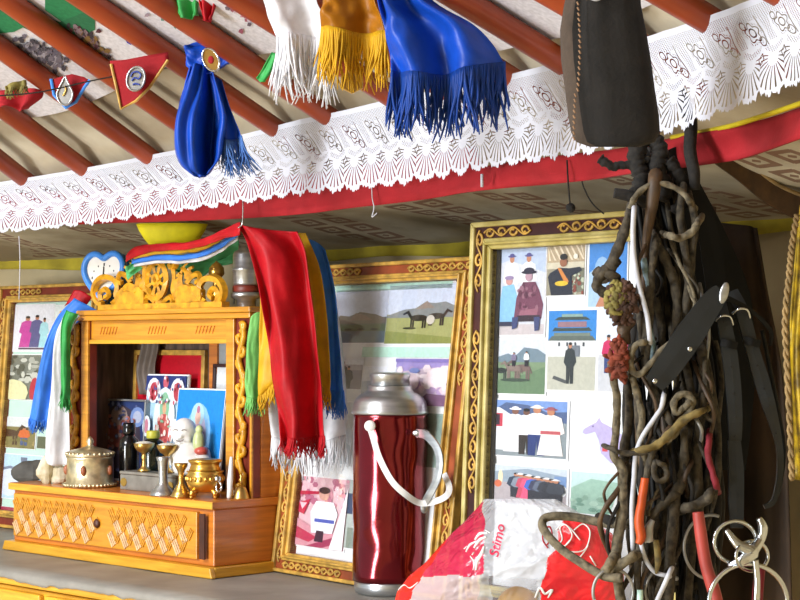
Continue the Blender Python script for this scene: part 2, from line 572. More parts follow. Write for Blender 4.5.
for a in POLES:
    if a not in plab: continue
    m = MB()
    pts = []
    for r in (2.80, 2.5, 2.2, 1.8, 1.4, 1.0, .74):
        pts.append(az_pt(a + .15 * math.sin(r * 3 + a), r, zroof(r) + .004 + zoff(a, r)))
    m.tube(pts, [.015, .0172, .0182, .0188, .019, .019, .0185], n=12, res=3)
    tag(m.build('roof_pole', M['pole'], smooth=True), plab[a], 'roof pole', 'orange roof poles')

# printed cotton cloth laid over the poles inside the roof, with its print
m = MB()
def cone_px(px, py, off=.0):
    d = ray(px, py); lo, hi = .5, 5
    # first hit of the cloth cone
    t = 1.2
    while t < 4:
        p = EYE + d * t; r = math.hypot(p.x - CX, p.y - CY)
        if r > .75 and p.z > zroof(r) + .022 + off + zoff(math.degrees(math.atan2(p.y - CY, p.x - CX)), r): break
        t += .004
    return p
rows = []
for r in (2.57, 2.49, 2.36, 2.2, 1.95, 1.7, 1.4):
    row = []
    for a in [x * .25 + 8 for x in range(220)]:
        sg = .006 * math.cos((a - 17.1) / 3.45 * 2 * math.pi)
        e = .03 * noise.noise(Vector((a * .13, 0, 4))) + (.12 * min(1, max(0, (33 - a) / 6)) if r > 2.4 else 0) if r > 2.3 else 0
        row.append(az_pt(a, r + e, zroof(r + e) + .024 + zoff(a, r + e)))
    rows.append(row)
m.grid(rows, col=lin('#cfced4'))
def cpoly(pts, col, off):
    q = [cone_px(x, y, -off) for x, y in pts]
    m.poly(q, lin(col))
rr = random.Random(3)
cpoly([(-5, 12), (20, 26), (60, 45), (95, 30), (95, 8), (60, 22), (30, 12), (-5, -5)], '#2f6b4a', .0008)
cpoly([(45, 10), (62, 22), (95, 12), (95, -8), (45, -8)], '#2f7a50', .0008)
cpoly([(-5, 34), (14, 32), (26, 26), (18, 12), (-5, 12)], '#2f7a50', .0009)
for k in range(110):
    x = rr.gauss(45, 12); y = 45 + (x - 25) * .45 + rr.gauss(0, 5)
    cpoly([(x + 3 * math.cos(t) * rr.uniform(.5, 1.4), y + 3 * math.sin(t) * rr.uniform(.5, 1.4)) for t in (0, 1.2, 2.5, 3.8, 5)], rr.choice(['#5c5763', '#8c8790', '#6c6670', '#45424a']), .0012 + k * 1e-5)
for k in range(80):
    x = rr.gauss(88, 10); y = 40 + (x - 88) * .55 + rr.gauss(0, 4)
    cpoly([(x + 3 * math.cos(t) * rr.uniform(.5, 1.4), y + 3 * math.sin(t) * rr.uniform(.5, 1.4)) for t in (0, 1.2, 2.5, 3.8, 5)], rr.choice(['#54323a', '#7a6038', '#40383e', '#7c6a70']), .0012 + k * 1e-5)
for (x, y) in ((110, 23), (130, 40)):
    cpoly([(x - 6, y - 3), (x - 2, y), (x + 6, y - 2), (x + 2, y + 2), (x + 1, y + 5), (x - 3, y + 3)], '#27349a', .0015)
for k in range(70):
    x = rr.gauss(192, 16); y = 22 + (x - 180) * .3 + rr.gauss(0, 4)
    cpoly([(x + 2.4 * math.cos(t) * rr.uniform(.5, 1.4), y + 2.4 * math.sin(t) * rr.uniform(.5, 1.4)) for t in (0, 1.2, 2.5, 3.8, 5)], rr.choice(['#7d9a90', '#a9a0a4', '#9c8c96', '#5f8a80', '#b79ca6']), .0012 + k * 1e-5)
for k in range(70):
    x = rr.gauss(258, 13); y = 10 + rr.gauss(0, 8)
    cpoly([(x + 3 * math.cos(t) * rr.uniform(.5, 1.4), y + 2.4 * math.sin(t) * rr.uniform(.5, 1.4)) for t in (0, 1.2, 2.5, 3.8, 5)], rr.choice(['#9a5a6a', '#c08a96', '#6a5f6a', '#b8a8b0']), .0012 + k * 1e-5)
tag(m.build('ceiling_cloth', M['cloth_print'], smooth=True), 'printed white cotton cloth with green band, birds and flowers, above the roof poles', 'cloth')

# ------------------------------------------------------------------ red band and lace
def band_pts(z0, z1, r, a0, a1, n, wig=.006):
    rows = []
    for q in range(5):
        row = []
        for k in range(n + 1):
            a = a0 + (a1 - a0) * k / n
            zz = z0 + (z1 - z0) * q / 4
            if callable(z0): zz = z0(a) + (z1(a) - z0(a)) * q / 4
            row.append(az_pt(a, r + wig * math.sin(a * .8 + q * .5) * .5, ZE + zz))
        rows.append(row)
    return rows
root = thing('valance_band', az_pt(30, 2.73, ZE + .19), 'long red cotton band with yellow piping hanging below the white lace', 'fabric band')
def zsag(a): return .006 * math.sin(a * .35) - (.012 if a < 14 else 0)
def zlift(a): return .026 * min(1, max(0, (a - 22) / 28))
m = MB(); rows = []
for q in range(7):
    rows.append([az_pt(a, 2.735 + .006 * math.sin(a * .8 + q * .4), ZE + interp(a, BB) + .034 * q / 6 + (.03 * (q / 6) if a > 30 else 0)) for a in [x * .4 + 4 for x in range(150)]])
m.grid(rows[::-1]); m.build('band', M['red_cloth'], root, smooth=True, solid=.003)
m = MB()
m.tube([az_pt(a, 2.731, ZE + interp(a, BB) + .035) for a in [x * 1.0 + 4 for x in range(17)]], .0028, n=6, res=3)
m.build('piping', M['yel_trim'], root, smooth=True)


def lace_mat():
    m_, nt, b, out = newmat('white_lace')
    tc = nt.nodes.new('ShaderNodeTexCoord'); s = nt.nodes.new('ShaderNodeSeparateXYZ'); nt.links.new(tc.outputs['UV'], s.inputs[0])
    u = X(nt, s.outputs[0]); h = X(nt, s.outputs[1])
    p = .047
    a = ((u / p).fr() - .5) * p            # metres from the shell centre
    hh = (h * -1) + .043                    # below shell root
    phi = a.at2(hh); rad = (a * a + hh * hh).sq()
    fan = (phi * 3.5).fr().lt(.3) * rad.gt(.011) * rad.lt(.037) * hh.gt(-.004)
    # small diamonds between shells
    a2 = ((u / p + .5).fr() - .5) * p
    dm = ((a2.ab() * 1.3 + (h - .043).ab()) - .0065).ab().lt(.0012)
    # slanted net patches
    q = .062
    dg = ((u - h * 1.1) / q).fr()
    zz = (((u / (p * 1.0)).fr() - .5).ab() * .016) + .050
    line = ((h - zz).ab()).lt(.0035)
    chk = (u / .0042 + h / .0042).fr().lt(.5) * (u / .0042 - h / .0042).fr().lt(.55)
    patch = dg.lt(.30) * h.gt(.062) * h.lt(.098)
    net = chk * (line * ((u / p).fr() - .5).ab().lt(.4)).mx(patch * dg.gt(.05))
    top = h.gt(.093) * h.lt(.110) * chk
    edge = (dg - .40).ab().lt(.018) * h.gt(.058) * h.lt(.098)
    # flowers
    fx = (((u - h * 1.1) / q).fr() - .69) * q; fy = h - .078
    fr_ = (fx * fx + fy * fy).sq(); fp = fy.at2(fx)
    petal = (fp * 5).sin() * .0022
    r1 = (fr_ - .0115 - petal).ab().lt(.0010); r2 = (fr_ - .0055).ab().lt(.0010)
    wv = ((phi * 3.5).fl() * 12.9).sin()
    leaf = (((fx + .010) * (fx + .010) + (fy + .014) * (fy + .014)).sq() - .006).ab().lt(.0008)
    leaf2 = (((fx - .012) * (fx - .012) + (fy - .012) * (fy - .012)).sq() - .005).ab().lt(.0008)
    r3 = (fr_ - .0155 - petal).ab().lt(.0012) * chk
    hole = fan.mx(dm).mx(net * .8).mx(top * .8).mx(edge * .8).mx(r1).mx(r2).mx(r3).mx(leaf).mx(leaf2)
    tr = nt.nodes.new('ShaderNodeBsdfTransparent')
    b.inputs['Base Color'].default_value = (*lin('#c6cad6'), 1); b.inputs['Roughness'].default_value = .75
    tl = nt.nodes.new('ShaderNodeBsdfTranslucent'); tl.inputs[0].default_value = (.85, .86, .9, 1)
    m1 = nt.nodes.new('ShaderNodeMixShader'); m1.inputs[0].default_value = .15
    nt.links.new(b.outputs[0], m1.inputs[1]); nt.links.new(tl.outputs[0], m1.inputs[2])
    m2 = nt.nodes.new('ShaderNodeMixShader'); hf = hole * .97
    nt.links.new(hf.s, m2.inputs[0]); nt.links.new(m1.outputs[0], m2.inputs[1]); nt.links.new(tr.outputs[0], m2.inputs[2])
    nt.links.new(m2.outputs[0], out.inputs[0])
    return m_


m = MB(); rows = []; uv = []
N = 1400; a0, a1 = 5, 62
NV = 14
for q in range(NV + 1):
    row = []
    for k in range(N + 1):
        a = a0 + (a1 - a0) * k / N
        u_ = math.radians(a) * 2.7
        t = q / NV
        zb = interp(a, LB); zt = interp(a, LT)
        fr0 = (u_ / .047) % 1
        sc = .0085 * (1 - math.sin(math.pi * fr0) ** .6) + .0012 * math.sin(u_ / .047 * 2 * math.pi * 9) + .006 * noise.noise(Vector((u_ * 170, 0, 0))) + .004 * noise.noise(Vector((u_ * 40, 0, 7)))
        z = zb - .006 + (zt - zb + .006) * t + sc * (1 - t) ** 2
        wob = (.007 * noise.noise(Vector((a * .28, t * 1.3, 0))) + .0025 * noise.noise(Vector((a * 1.6, t * 3, 5)))) * (1.1 - t * .5)
        row.append(az_pt(a, 2.70 + wob - .012 * (1 - t), ZE + z)); uv.append((u_, (z - zb + .006) * .118 / (zt - zb + .006)))
    rows.append(row)
m.grid(rows)
tag(m.build('lace_valance', lace_mat(), smooth=True, uv=uv), 'long white lace border with scalloped shell edge hung across the roof poles', 'lace')
# loose threads hanging off the lace edge
def wire(name, pts, D, r, mt, label, cat='thread', group=None):
    m = MB(); m.tube([P(x, y, D + (z[0] if z else 0)) for x, y, *z in pts], r, n=6)
    return tag(m.build(name, M[mt], smooth=True), label, cat, group)
# ------------------------------------------------------------------ chest under everything
U45 = Vector((.70711, -.70711, 0)); N45 = Vector((.70711, .70711, 0))
A0 = Vector((-.317, 3.05, ZT))
M['lining'] = mat('dark_grey_brown_lining', '#6a5648', .5, col2='#3a3029', scale=14, stretch=(6, 6, 1))
ALT = Fr(A0 - U45 * .3125, -45)
chest = thing('chest', ALT(.1, .05, -ZT), 'yellow painted wooden chest carrying the altar, frames and flask', 'chest')
X0, X1, Y0, Y1 = -.80, 1.22, -.178, .30
m = MB(ALT); m.box(X0, X1, Y0 + .012, Y1, -.20, -.030); m.build('carcass', M['yellow_wood'], chest, bevel=.003)
m = MB(ALT); m.box(X0 - .01, X1 + .01, Y0 - .004, Y1, -.026, -.004); m.build('top', M['yellow_wood'], chest, bevel=.005)
m = MB(ALT)
for (a, b) in ((-.79, -.468), (-.455, .06), (.075, .60), (.615, 1.2)):
    q = MB(ALT); q.box(a, b, Y0 + .002, Y0 + .013, -.2, -.036); q.build('drawer_front', M['yellow_wood'], chest, bevel=.003)
m = MB(ALT); m.box(X0, X1, Y0 + .02, Y1, -ZT + .0, -.2); m.build('lower_body', M['orange_wood'], chest, bevel=.003)
# paper scrap fixed on the drawer at the left
m = MB(ALT); m.box(-.80, -.52, Y0 - .0005, Y0 + .0015, -.10, -.046)
tag(m.build('paper_sheet', M['white_plastic']), 'white paper sheet stuck on the chest drawer at the bottom left corner', 'paper')
# oilcloth: over the top with a ragged drooping front edge
m = MB(); rows = []
for i in range(14):
    row = []
    for k in range(161):
        x = X0 - .012 + (X1 - X0 + .024) * k / 160
        if i < 11: y = Y1 - .002 - (Y1 - Y0 + .002) * i / 10; z = -.0015 + .0012 * noise.noise(Vector((x * 9, y * 9, 0)))
        else:
            d = (i - 10) / 3; rag = .012 + .010 * noise.noise(Vector((x * 7, 0, 3))) + .006 * noise.noise(Vector((x * 40, 0, 3)))
            y = Y0 - .0065 - .001 * d; z = -.003 - max(.001, rag) * d
        row.append(ALT(x, y, z))
    rows.append(row)
m.grid(rows)
tag(m.build('table_cover', M['cover'], smooth=True, solid=.0015), 'worn grey oilcloth covering the top of the yellow chest', 'table cover')

# ------------------------------------------------------------------ altar
HB = .129
altar = thing('altar_cabinet', ALT(0, .12, 0), 'golden varnished wooden house altar with open niche and carved crown', 'altar')
XL = -.2375; XR = .3125; YF = .09; YB = .222
m = MB(ALT)
m.box(-.296, .3125, 0.004, .21, .018, HB - .014)
m.box(-.302, .318, -.004, .214, HB - .014, HB)
m.build('base_box', [M['orange_wood']], altar, bevel=.002)
m = MB(ALT)
m.ext([(-.314, .0), (.326, .0), (.320, .018), (-.306, .018)], -.012, -.002)
m.box(-.308, .322, -.002, .214, 0, .018)
m.build('base_moulding', M['yellow_wood'], altar, bevel=.002)
m = MB(ALT); m.box(-.3025, .3185, -.0055, -.0035, HB - .013, HB - .001); m.build('front_lip', M['yellow_wood'], altar)
# drawer front with woven relief and knob hole
dr = MB(ALT)
dr.box(-.288, .274, -.003, .006, .028, HB - .020)
dro = dr.build('drawer', M['gold_wood'], altar, bevel=.0015)
m = MB(ALT); k = 0
REL = [M['gold_wood'], mat('worn_pale_relief', '#d8b084', .5, var=.15, scale=80)]
def blk(cx, cz, ang, L, W):
    for s_ in (-1, 0, 1):
        c, s = math.cos(ang), math.sin(ang); ox, oz = -s * s_ * W * .34, c * s_ * W * .34
        q = [(cx + ox + c * a - s * b, cz + oz + s * a + c * b) for a, b in ((-L / 2, -W * .12), (L / 2, -W * .12), (L / 2, W * .12), (-L / 2, W * .12))]
        m.ext(q, -.0052, -.003, mi=k)
for i in range(13):
    if i == 7: m.build('woven_relief', REL, dro); m = MB(ALT)
    x = -.275 + i * .0375 + (.045 if i > 6 else 0)
    for j in range(3):
        z = .045 + j * .021 + (0 if j % 2 == 0 else 0)
        k = 1 if (i + j) % 1 == 0 and j < 2 else 0
        blk(x + (.018 if j % 2 else 0), z, -1.0, .026, .016)
        k = 0
        blk(x + .018 + (.018 if j % 2 else 0), z + .004, 1.0, .020, .012)
m.build('woven_relief', REL, dro)
m = MB(ALT); m.lathe((0, 0, 0), [(.0, 0), (.006, .0), (.007, .002), (.004, .004), (.0, .004)], n=12)
# knob faces the viewer
m = MB(); m.lathe(ALT(-.012, -.003, .070), [(.008, 0), (.0085, .003), (.006, .006), (.001, .007)], n=12, axis=Matrix.Rotation(math.radians(-45), 3, 'Z') @ Matrix.Rotation(math.radians(90), 3, 'X'))
m.build('knob', M['brown'], dro, smooth=True)
m = MB(ALT); m.box(.284, .298, -.0058, -.003, .03, HB - .022); m.build('end_slot', M['brown'], altar)
# cabinet sides, back, floor, top
CZ = .311 + HB      # top of carcass
m = MB(ALT)
m.box(XL, XL + .012, YF + .017, YB, HB, CZ); m.build('side_panel', M['orange_wood'], altar, bevel=.001)
m = MB(ALT); m.box(XL + .0122, XL + .0135, YF + .017, YB - .009, HB + .0005, CZ - .001); m.build('side_lining', M['lining'], altar)
m = MB(ALT); m.box(XR - .012, XR, YF + .017, YB, HB, CZ); m.build('side_panel', M['orange_wood'], altar, bevel=.001)
m = MB(ALT); m.box(XL + .012, XR - .012, YB - .008, YB, HB, CZ); m.build('back_panel', M['lining'], altar)
m = MB(ALT); m.box(XR + .0005, XR + .010, .150, .175, HB + .004, CZ - .02); m.build('pilaster', M['yellow_wood'], altar, bevel=.002)
# columns: outer carved, inner plain
CW = .068
for sx, x0 in ((1, XL), (-1, XR - CW)):
    m = MB(ALT); m.box(x0, x0 + CW, YF, YF + .016, HB, CZ); col_ = m.build('column', M['redbrown'], altar, bevel=.001)
    ix = x0 + (CW - .022 if sx == 1 else 0)
    m = MB(ALT); m.box(ix, ix + .022, YF - .006, YF, HB, CZ); m.build('inner_stile', M['gold_wood'], col_, bevel=.0015)
    ox = x0 + (.0 if sx == 1 else CW - .005)
    m = MB(ALT); m.box(ox, ox + .005, YF - .004, YF, HB, CZ); m.build('edge_bead', M['gold_wood'], col_)
    m = MB(ALT); cx = x0 + (.026 if sx == 1 else .042)
    L = CZ - HB; pts = []
    for i in range(29):
        t = i / 28; pts.append((cx + .0065 * math.sin(t * 7 * math.pi), YF - .005, HB + .006 + t * (L - .012)))
    m.tube(pts, .0058, n=6, res=2)
    for i in range(14):
        z = HB + .015 + i * (L - .03) / 13; s = 1 if i % 2 else -1
        pts = [(cx + s * (.002 + .010 * math.sin(a) * (1 - a / 6)), YF - .006, z + .008 * math.cos(a)) for a in (0, 1, 2, 3, 4)]
        m.tube(pts, [.004, .005, .0045, .004, .0046], n=6, res=2)
        m.ball(ALT(cx - s * .010, YF - .006, z + .01), .0055, .004, .0085, n=8, m=5)
    for i in range(60):
        z = HB + .012 + (L - .05) * R_.random(); xx = cx + R_.uniform(-.015, .015)
        m.ball(ALT(xx, YF - .003, z), .0042, .004, .0065 * R_.uniform(.7, 1.3), n=8, m=5)
    m.tr = None
    m.build('carved_vine', M['carved'], col_, smooth=True)
m = MB(ALT); m.box(XL + CW, XR - CW, YF + .002, YF + .014, CZ - .038, CZ); fz = m.build('frieze', M['gold_wood'], altar, bevel=.001)
for g in (-.12, .03, .17):
    m = MB(ALT)
    for i in range(6):
        x = g + i * .0095 - .02; m.ext([(x, CZ - .026), (x + .0016, CZ - .026), (x + .008, CZ - .012), (x + .0064, CZ - .012)], YF + .0005, YF + .0022)
    m.build('notched_marks', M['orange_wood'], fz)
m = MB(ALT); m.box(XL + CW, XR - CW, YF - .003, YF + .003, CZ - .044, CZ - .036); m.build('bead', M['yellow_wood'], altar, bevel=.001)
m = MB(ALT)
m.box(XL - .006, XR + .006, YF - .014, YB, CZ, CZ + .010); m.box(XL - .010, XR + .010, YF - .018, YB, CZ + .0102, CZ + .020)
m.build('cornice', M['gold_wood'], altar, bevel=.002)
ZC = CZ + .020

# carved crown with wheel, deer and scrolls
CP = lambda px, py: ALT.px(px, py, YF - .002)
crown = MB(ALT); crown_y = YF - .002
def cz(px, py):
    x, z = CP(px, py); return (x, crown_y, z)
def ctube(pts, r, yo=0):
    q = []
    for p in pts:
        x, y, z = cz(*p); q.append((x, y + yo, z))
    crown.tube(q, [v * 1.12 for v in r], n=4, res=4, sq=.5)
# bottom rail
x0, _ = CP(102, 300); x1, _ = CP(226, 300)
crown.box(x0, x1, YF - .012, YF + .006, ZC, ZC + .010)
crown.tr = ALT
# base swelling: cloud panels
def cext(pts, y0=-.008, y1=.004):
    crown.ext([CP(*p) for p in pts][::-1], YF + y0, YF + y1)
cext([(118, 306), (146, 304), (146, 292), (141, 287), (134, 286), (124, 288), (118, 294)])
cext([(178, 303), (203, 301), (203, 290), (198, 286), (188, 286), (178, 291)])
# wheel
wx, wz = CP(159, 280); wr = .0375
def ell(cx, cz_, rx, rz, n=20): return [(cx + rx * math.cos(2 * math.pi * k / n), YF - .008, cz_ + rz * math.sin(2 * math.pi * k / n)) for k in range(n)]
crown.tube(ell(wx, wz, .0295, .033), .0062, n=4, sq=.5, closed=True, res=1)
crown.tube(ell(wx, wz, .008, .009, 12), .0055, n=6, closed=True, res=1)
for k in range(8):
    a = k * math.pi / 4 + .39
    crown.tube([(wx + .010 * math.cos(a), YF - .008, wz + .011 * math.sin(a)), (wx + .028 * math.cos(a), YF - .008, wz + .031 * math.sin(a))], [.0026, .0046], n=4, sq=.5)
# wheel support and top leaves
ctube([(159, 293), (160, 300), (160, 306)], [.006, .009, .012])
for s in (-1, 1):
    ctube([(159 + s * 4, 303), (159 + s * 10, 297), (159 + s * 14, 300), (159 + s * 12, 305)], [.004, .005, .005, .004])
    ctube([(159 + s * 3, 264), (159 + s * 8, 259), (159 + s * 14, 258), (159 + s * 17, 264), (159 + s * 13, 268), (159 + s * 10, 264)], [.004, .006, .007, .006, .005, .004])
    ctube([(159 + s * 14, 268), (159 + s * 15, 278), (159 + s * 14, 290), (159 + s * 18, 298)], [.005, .004, .005, .006])
    # deer
    k = 1 if s > 0 else 1.05
    ctube([(159 + s * 21, 291), (159 + s * 28, 288), (159 + s * 34, 290)], [.008, .0105, .007])
    ctube([(159 + s * 22, 288), (159 + s * 21, 280), (159 + s * 22, 274)], [.007, .005, .0045])
    ctube([(159 + s * 22, 274), (159 + s * 18, 276)], [.005, .0025])
    ctube([(159 + s * 22, 273), (159 + s * 25, 266), (159 + s * 29, 263)], [.003, .002, .0015])
    ctube([(159 + s * 22, 293), (159 + s * 19, 300), (159 + s * 24, 303)], [.005, .003, .003])
    ctube([(159 + s * 4, 262), (159 + s * 2, 257), (159 + s * 6, 262)], [.004, .004, .004])
    ctube([(159 + s * 17, 300), (159 + s * 18, 290), (159 + s * 17, 283), (159 + s * 20, 278)], [.006, .005, .005, .003])
    ctube([(159 + s * 36, 292), (159 + s * 40, 298), (159 + s * 46, 303)], [.006, .006, .006])
    ctube([(159 + s * 28, 279), (159 + s * 27, 272), (159 + s * 23, 268)], [.005, .005, .004])
    # outer volutes
    c0 = 159 + s * 52
    ctube([(159 + s * 36, 303), (159 + s * 42, 296), (159 + s * 41, 286), (159 + s * 46, 279), (159 + s * 55, 278), (159 + s * 62, 283), (159 + s * 65, 292), (159 + s * 62, 301), (159 + s * 56, 304)], [.006, .006, .006, .006, .007, .007, .007, .006, .006])
    ctube([(c0 + s * 6, 301), (c0 + s * 7, 293), (c0 + s * 2, 289), (c0 - s * 2, 294), (c0 + s * 2, 298)], [.006, .005, .005, .0045, .005])
    ctube([(159 + s * 28, 283), (159 + s * 33, 276), (159 + s * 39, 274), (159 + s * 41, 280), (159 + s * 37, 283)], [.005, .0055, .005, .005, .005])
    ctube([(159 + s * 33, 276), (159 + s * 30, 270), (159 + s * 34, 267)], [.004, .004, .003])
crown.tr = None
crown.build('carved_crown', M['carved'], altar, bevel=.0008)
# yellow tassel knob at crown right edge
x, z = CP(217, 270)

# ------------------------------------------------------------------ print painter
class Ph:
    def __init__(s, mb, fr, x0, x1, z0, z1, y=-.0008, layers=.00005):
        s.mb, s.fr, s.x0, s.x1, s.z0, s.z1, s.y, s.dl = mb, fr, x0, x1, z0, z1, y, layers
        s.mb.tr = fr
    def poly(s, pts, col):
        s.y -= s.dl
        cl = [(min(1, max(0, a)), min(1, max(0, b))) for a, b in pts]
        s.mb.poly([(s.x0 + (s.x1 - s.x0) * a, s.y, s.z0 + (s.z1 - s.z0) * b) for a, b in cl], lin(col))
    def rect(s, a, b, c, d, col): s.poly([(a, c), (b, c), (b, d), (a, d)], col)
    def ell(s, cx, cy, rx, ry, col, n=12): s.poly([(cx + rx * math.cos(2 * math.pi * k / n), cy + ry * math.sin(2 * math.pi * k / n)) for k in range(n)], col)
    def speck(s, a, b, c, d, cols, n, r=.03, seed=1):
        q = random.Random(seed)
        for i in range(n):
            s.ell(q.uniform(a, b), q.uniform(c, d), r * q.uniform(.5, 1.3), r * q.uniform(.4, 1.1), q.choice(cols), 6)
    def person(s, x, y, h, coat, legs='#22222a', hat=None, w=1, skin='#b07a5c', robe=False, sash=None):
        a = h * .16 * w
        if not robe:
            s.poly([(x - a * .7, y), (x - a * .1, y), (x, y + h * .3), (x + a * .1, y), (x + a * .7, y), (x + a * .75, y + h * .5), (x - a * .75, y + h * .5)], legs)
            s.poly([(x - a * .8, y + h * .42), (x + a * .8, y + h * .42), (x + a * 1.25, y + h * .52), (x + a * .9, y + h * .8), (x + a * .3, y + h * .86), (x - a * .3, y + h * .86), (x - a * .9, y + h * .8), (x - a * 1.25, y + h * .52)], coat)
        else:
            s.poly([(x - a * 1.1, y + h * .03), (x + a * 1.1, y + h * .03), (x + a * .8, y + h * .45), (x + a * 1.2, y + h * .5), (x + a * .9, y + h * .8), (x + a * .3, y + h * .86), (x - a * .3, y + h * .86), (x - a * .9, y + h * .8), (x - a * 1.2, y + h * .5), (x - a * .8, y + h * .45)], coat)
        if sash: s.rect(x - a * .85, x + a * .85, y + h * .46, y + h * .53, sash)
        s.ell(x, y + h * .92, h * .055 * w, h * .075, skin, 9)
        if hat: s.ell(x, y + h * .97, h * .10 * w, h * .022, hat, 8); s.ell(x, y + h * .99, h * .055 * w, h * .035, hat, 8)
        else: s.ell(x, y + h * .965, h * .055 * w, h * .04, '#1c1614', 8)
    def horse(s, x, y, h, col, d=1):
        L = h * 1.1
        s.ell(x, y + h * .62, L * .42, h * .2, col)
        for q in (-.34, -.24, .22, .33): s.rect(x + L * q - h * .045, x + L * q + h * .045, y, y + h * .55, col)
        s.poly([(x + d * L * .25, y + h * .6), (x + d * L * .4, y + h * .6), (x + d * L * .62, y + h * 1.0), (x + d * L * .5, y + h * 1.08)], col)
        s.poly([(x + d * L * .48, y + h * 1.1), (x + d * L * .78, y + h * .88), (x + d * L * .72, y + h * .8), (x + d * L * .5, y + h * .93)], col)
        s.poly([(x - d * L * .38, y + h * .7), (x - d * L * .52, y + h * .3), (x - d * L * .42, y + h * .35)], col)


def photo(fr, rect, parent, label, paint, border=.03, yoff=-.002, name='photo'):
    x0, x1, z0, z1 = rect
    m = MB(fr)
    m.box(x0, x1, yoff, yoff + .0006, z0, z1, lin('#e6e8ec'))
    q = Ph(m, fr, x0 + (x1 - x0) * border, x1 - (x1 - x0) * border, z0 + (z1 - z0) * border, z1 - (z1 - z0) * border, yoff - .0002)
    paint(q)
    o = m.build(name, M['print'], parent)
    if label: o['label'] = label
    return o


def prect(fr, a, b, y=0):
    """photo rectangle from two image corners (top-left, bottom-right) on the frame's plane"""
    x0, z1 = fr.px(*a, y); x1, z0 = fr.px(*b, y)
    return (x0, x1, z0, z1)


def scrolls(m, fr, p0, p1, n, w, y, r=.0016):
    """gilt running scroll between local points"""
    dx, dz = p1[0] - p0[0], p1[1] - p0[1]; L = math.hypot(dx, dz); ux, uz = dx / L, dz / L
    m.tr = fr
    for k in range(n):
        s = 1 if k % 2 else -1
        c = L * (k + .5) / n; pts = []
        for i in range(11):
            a = i / 10 * 5.6; rr_ = w * .42 * (1 - i / 14)
            al = c + math.cos(a) * rr_ * 1.25; of = s * (math.sin(a) * rr_)
            pts.append((p0[0] + ux * al - uz * of, y, p0[1] + uz * al + ux * of))
        m.tube(pts, [r * 1.4] * 6 + [r] * 3 + [r * 1.6] * 2, n=5, res=2)
    pts = []
    for i in range(n * 4 + 1):
        t = i / (n * 4); of = math.sin(t * n * math.pi) * w * .33
        pts.append((p0[0] + ux * L * t - uz * of, y, p0[1] + uz * L * t + ux * of))
    m.tube(pts, r, n=5, res=2)
    m.tr = None


def frame(name, fr, W, H, rw, rh, label, mo_mat, panel_mat, backing, segs, inner=.014, edge=.008, scr='gilt'):
    root = thing(name, fr(W / 2, 0, 0), label, 'picture frame', 'carved collage frames behind the chest top')
    T = .022
    # four mitred rails: coloured ground
    a = [(0, 0), (W, 0), (W, H), (0, H)]; b = [(rw, rh), (W - rw, rh), (W - rw, H - rh), (rw, H - rh)]
    m = MB(fr)
    for i in range(4):
        j = (i + 1) % 4
        m.ext([a[i], a[j], b[j], b[i]], -T * .6, T * .3)
    m.build('frame_rail', panel_mat, root)
    def ring(o0, o1, y0, y1, nm, mt):
        q = MB(fr)
        def L(o): return [(o * rw, o * rh), (W - o * rw, o * rh), (W - o * rw, H - o * rh), (o * rw, H - o * rh)]
        A_, B_ = L(o0), L(o1)
        for i in range(4):
            j = (i + 1) % 4
            q.ext([A_[i], A_[j], B_[j], B_[i]], y0, y1)
        q.build(nm, mt, root, bevel=.002)
    ring(-.02, .17, -T * .85, -.002, 'outer_moulding', mo_mat)
    ring(.60, 1.0, -T * .85, -.002, 'inner_moulding', mo_mat)
    ring(.76, .86, -T * 1.15, -T * .8, 'inner_bead', mo_mat)
    for s in segs:
        m = MB()
        side, t0, t1 = s
        yy = -T * .6 - .0015; c = .385
        if side == 'T': scrolls(m, fr, (t0 * W, H - rh * c), (t1 * W, H - rh * c), max(2, int(abs(t1 - t0) * W / (rh * .55))), rh * .42, yy)
        if side == 'B': scrolls(m, fr, (t0 * W, rh * c), (t1 * W, rh * c), max(2, int(abs(t1 - t0) * W / (rh * .55))), rh * .42, yy)
        if side == 'L': scrolls(m, fr, (rw * c, t0 * H), (rw * c, t1 * H), max(2, int(abs(t1 - t0) * H / (rw * .55))), rw * .42, yy)
        if side == 'R': scrolls(m, fr, (W - rw * c, t0 * H), (W - rw * c, t1 * H), max(2, int(abs(t1 - t0) * H / (rw * .55))), rw * .42, yy)
        m.build('carved_scroll', M[scr], root, smooth=True)
    m = MB(fr); m.box(rw * .95, W - rw * .95, .0, .003, rh * .95, H - rh * .95); m.build('mount_card', backing, root)
    m = MB(fr); m.box(.012, W - .012, .004, .008, .012, H - .012); m.build('back_board', M['brown'], root)
    m = MB(fr); m.box(rw * .97, W - rw * .97, -.0075, -.0063, rh * .97, H - rh * .97)
    m.build('glass_pane', glass_mat(), root)
    return root


_g = []
def glass_mat():
    if _g: return _g[0]
    m_, nt, b, out = newmat('thin_glass')
    t = nt.nodes.new('ShaderNodeBsdfTransparent'); g = nt.nodes.new('ShaderNodeBsdfGlossy'); g.inputs['Roughness'].default_value = .04
    lw = nt.nodes.new('ShaderNodeLayerWeight'); lw.inputs[0].default_value = .5
    fa = X(nt, lw.outputs[1]); fa = fa * fa * fa * .35 + .03
    mx = nt.nodes.new('ShaderNodeMixShader'); nt.links.new(fa.s, mx.inputs[0])
    nt.links.new(t.outputs[0], mx.inputs[1]); nt.links.new(g.outputs[0], mx.inputs[2]); nt.links.new(mx.outputs[0], out.inputs[0])
    _g.append(m_); return m_


def plane_solve(corner, ang, lean_deg): return Fr(corner, ang, math.radians(lean_deg))


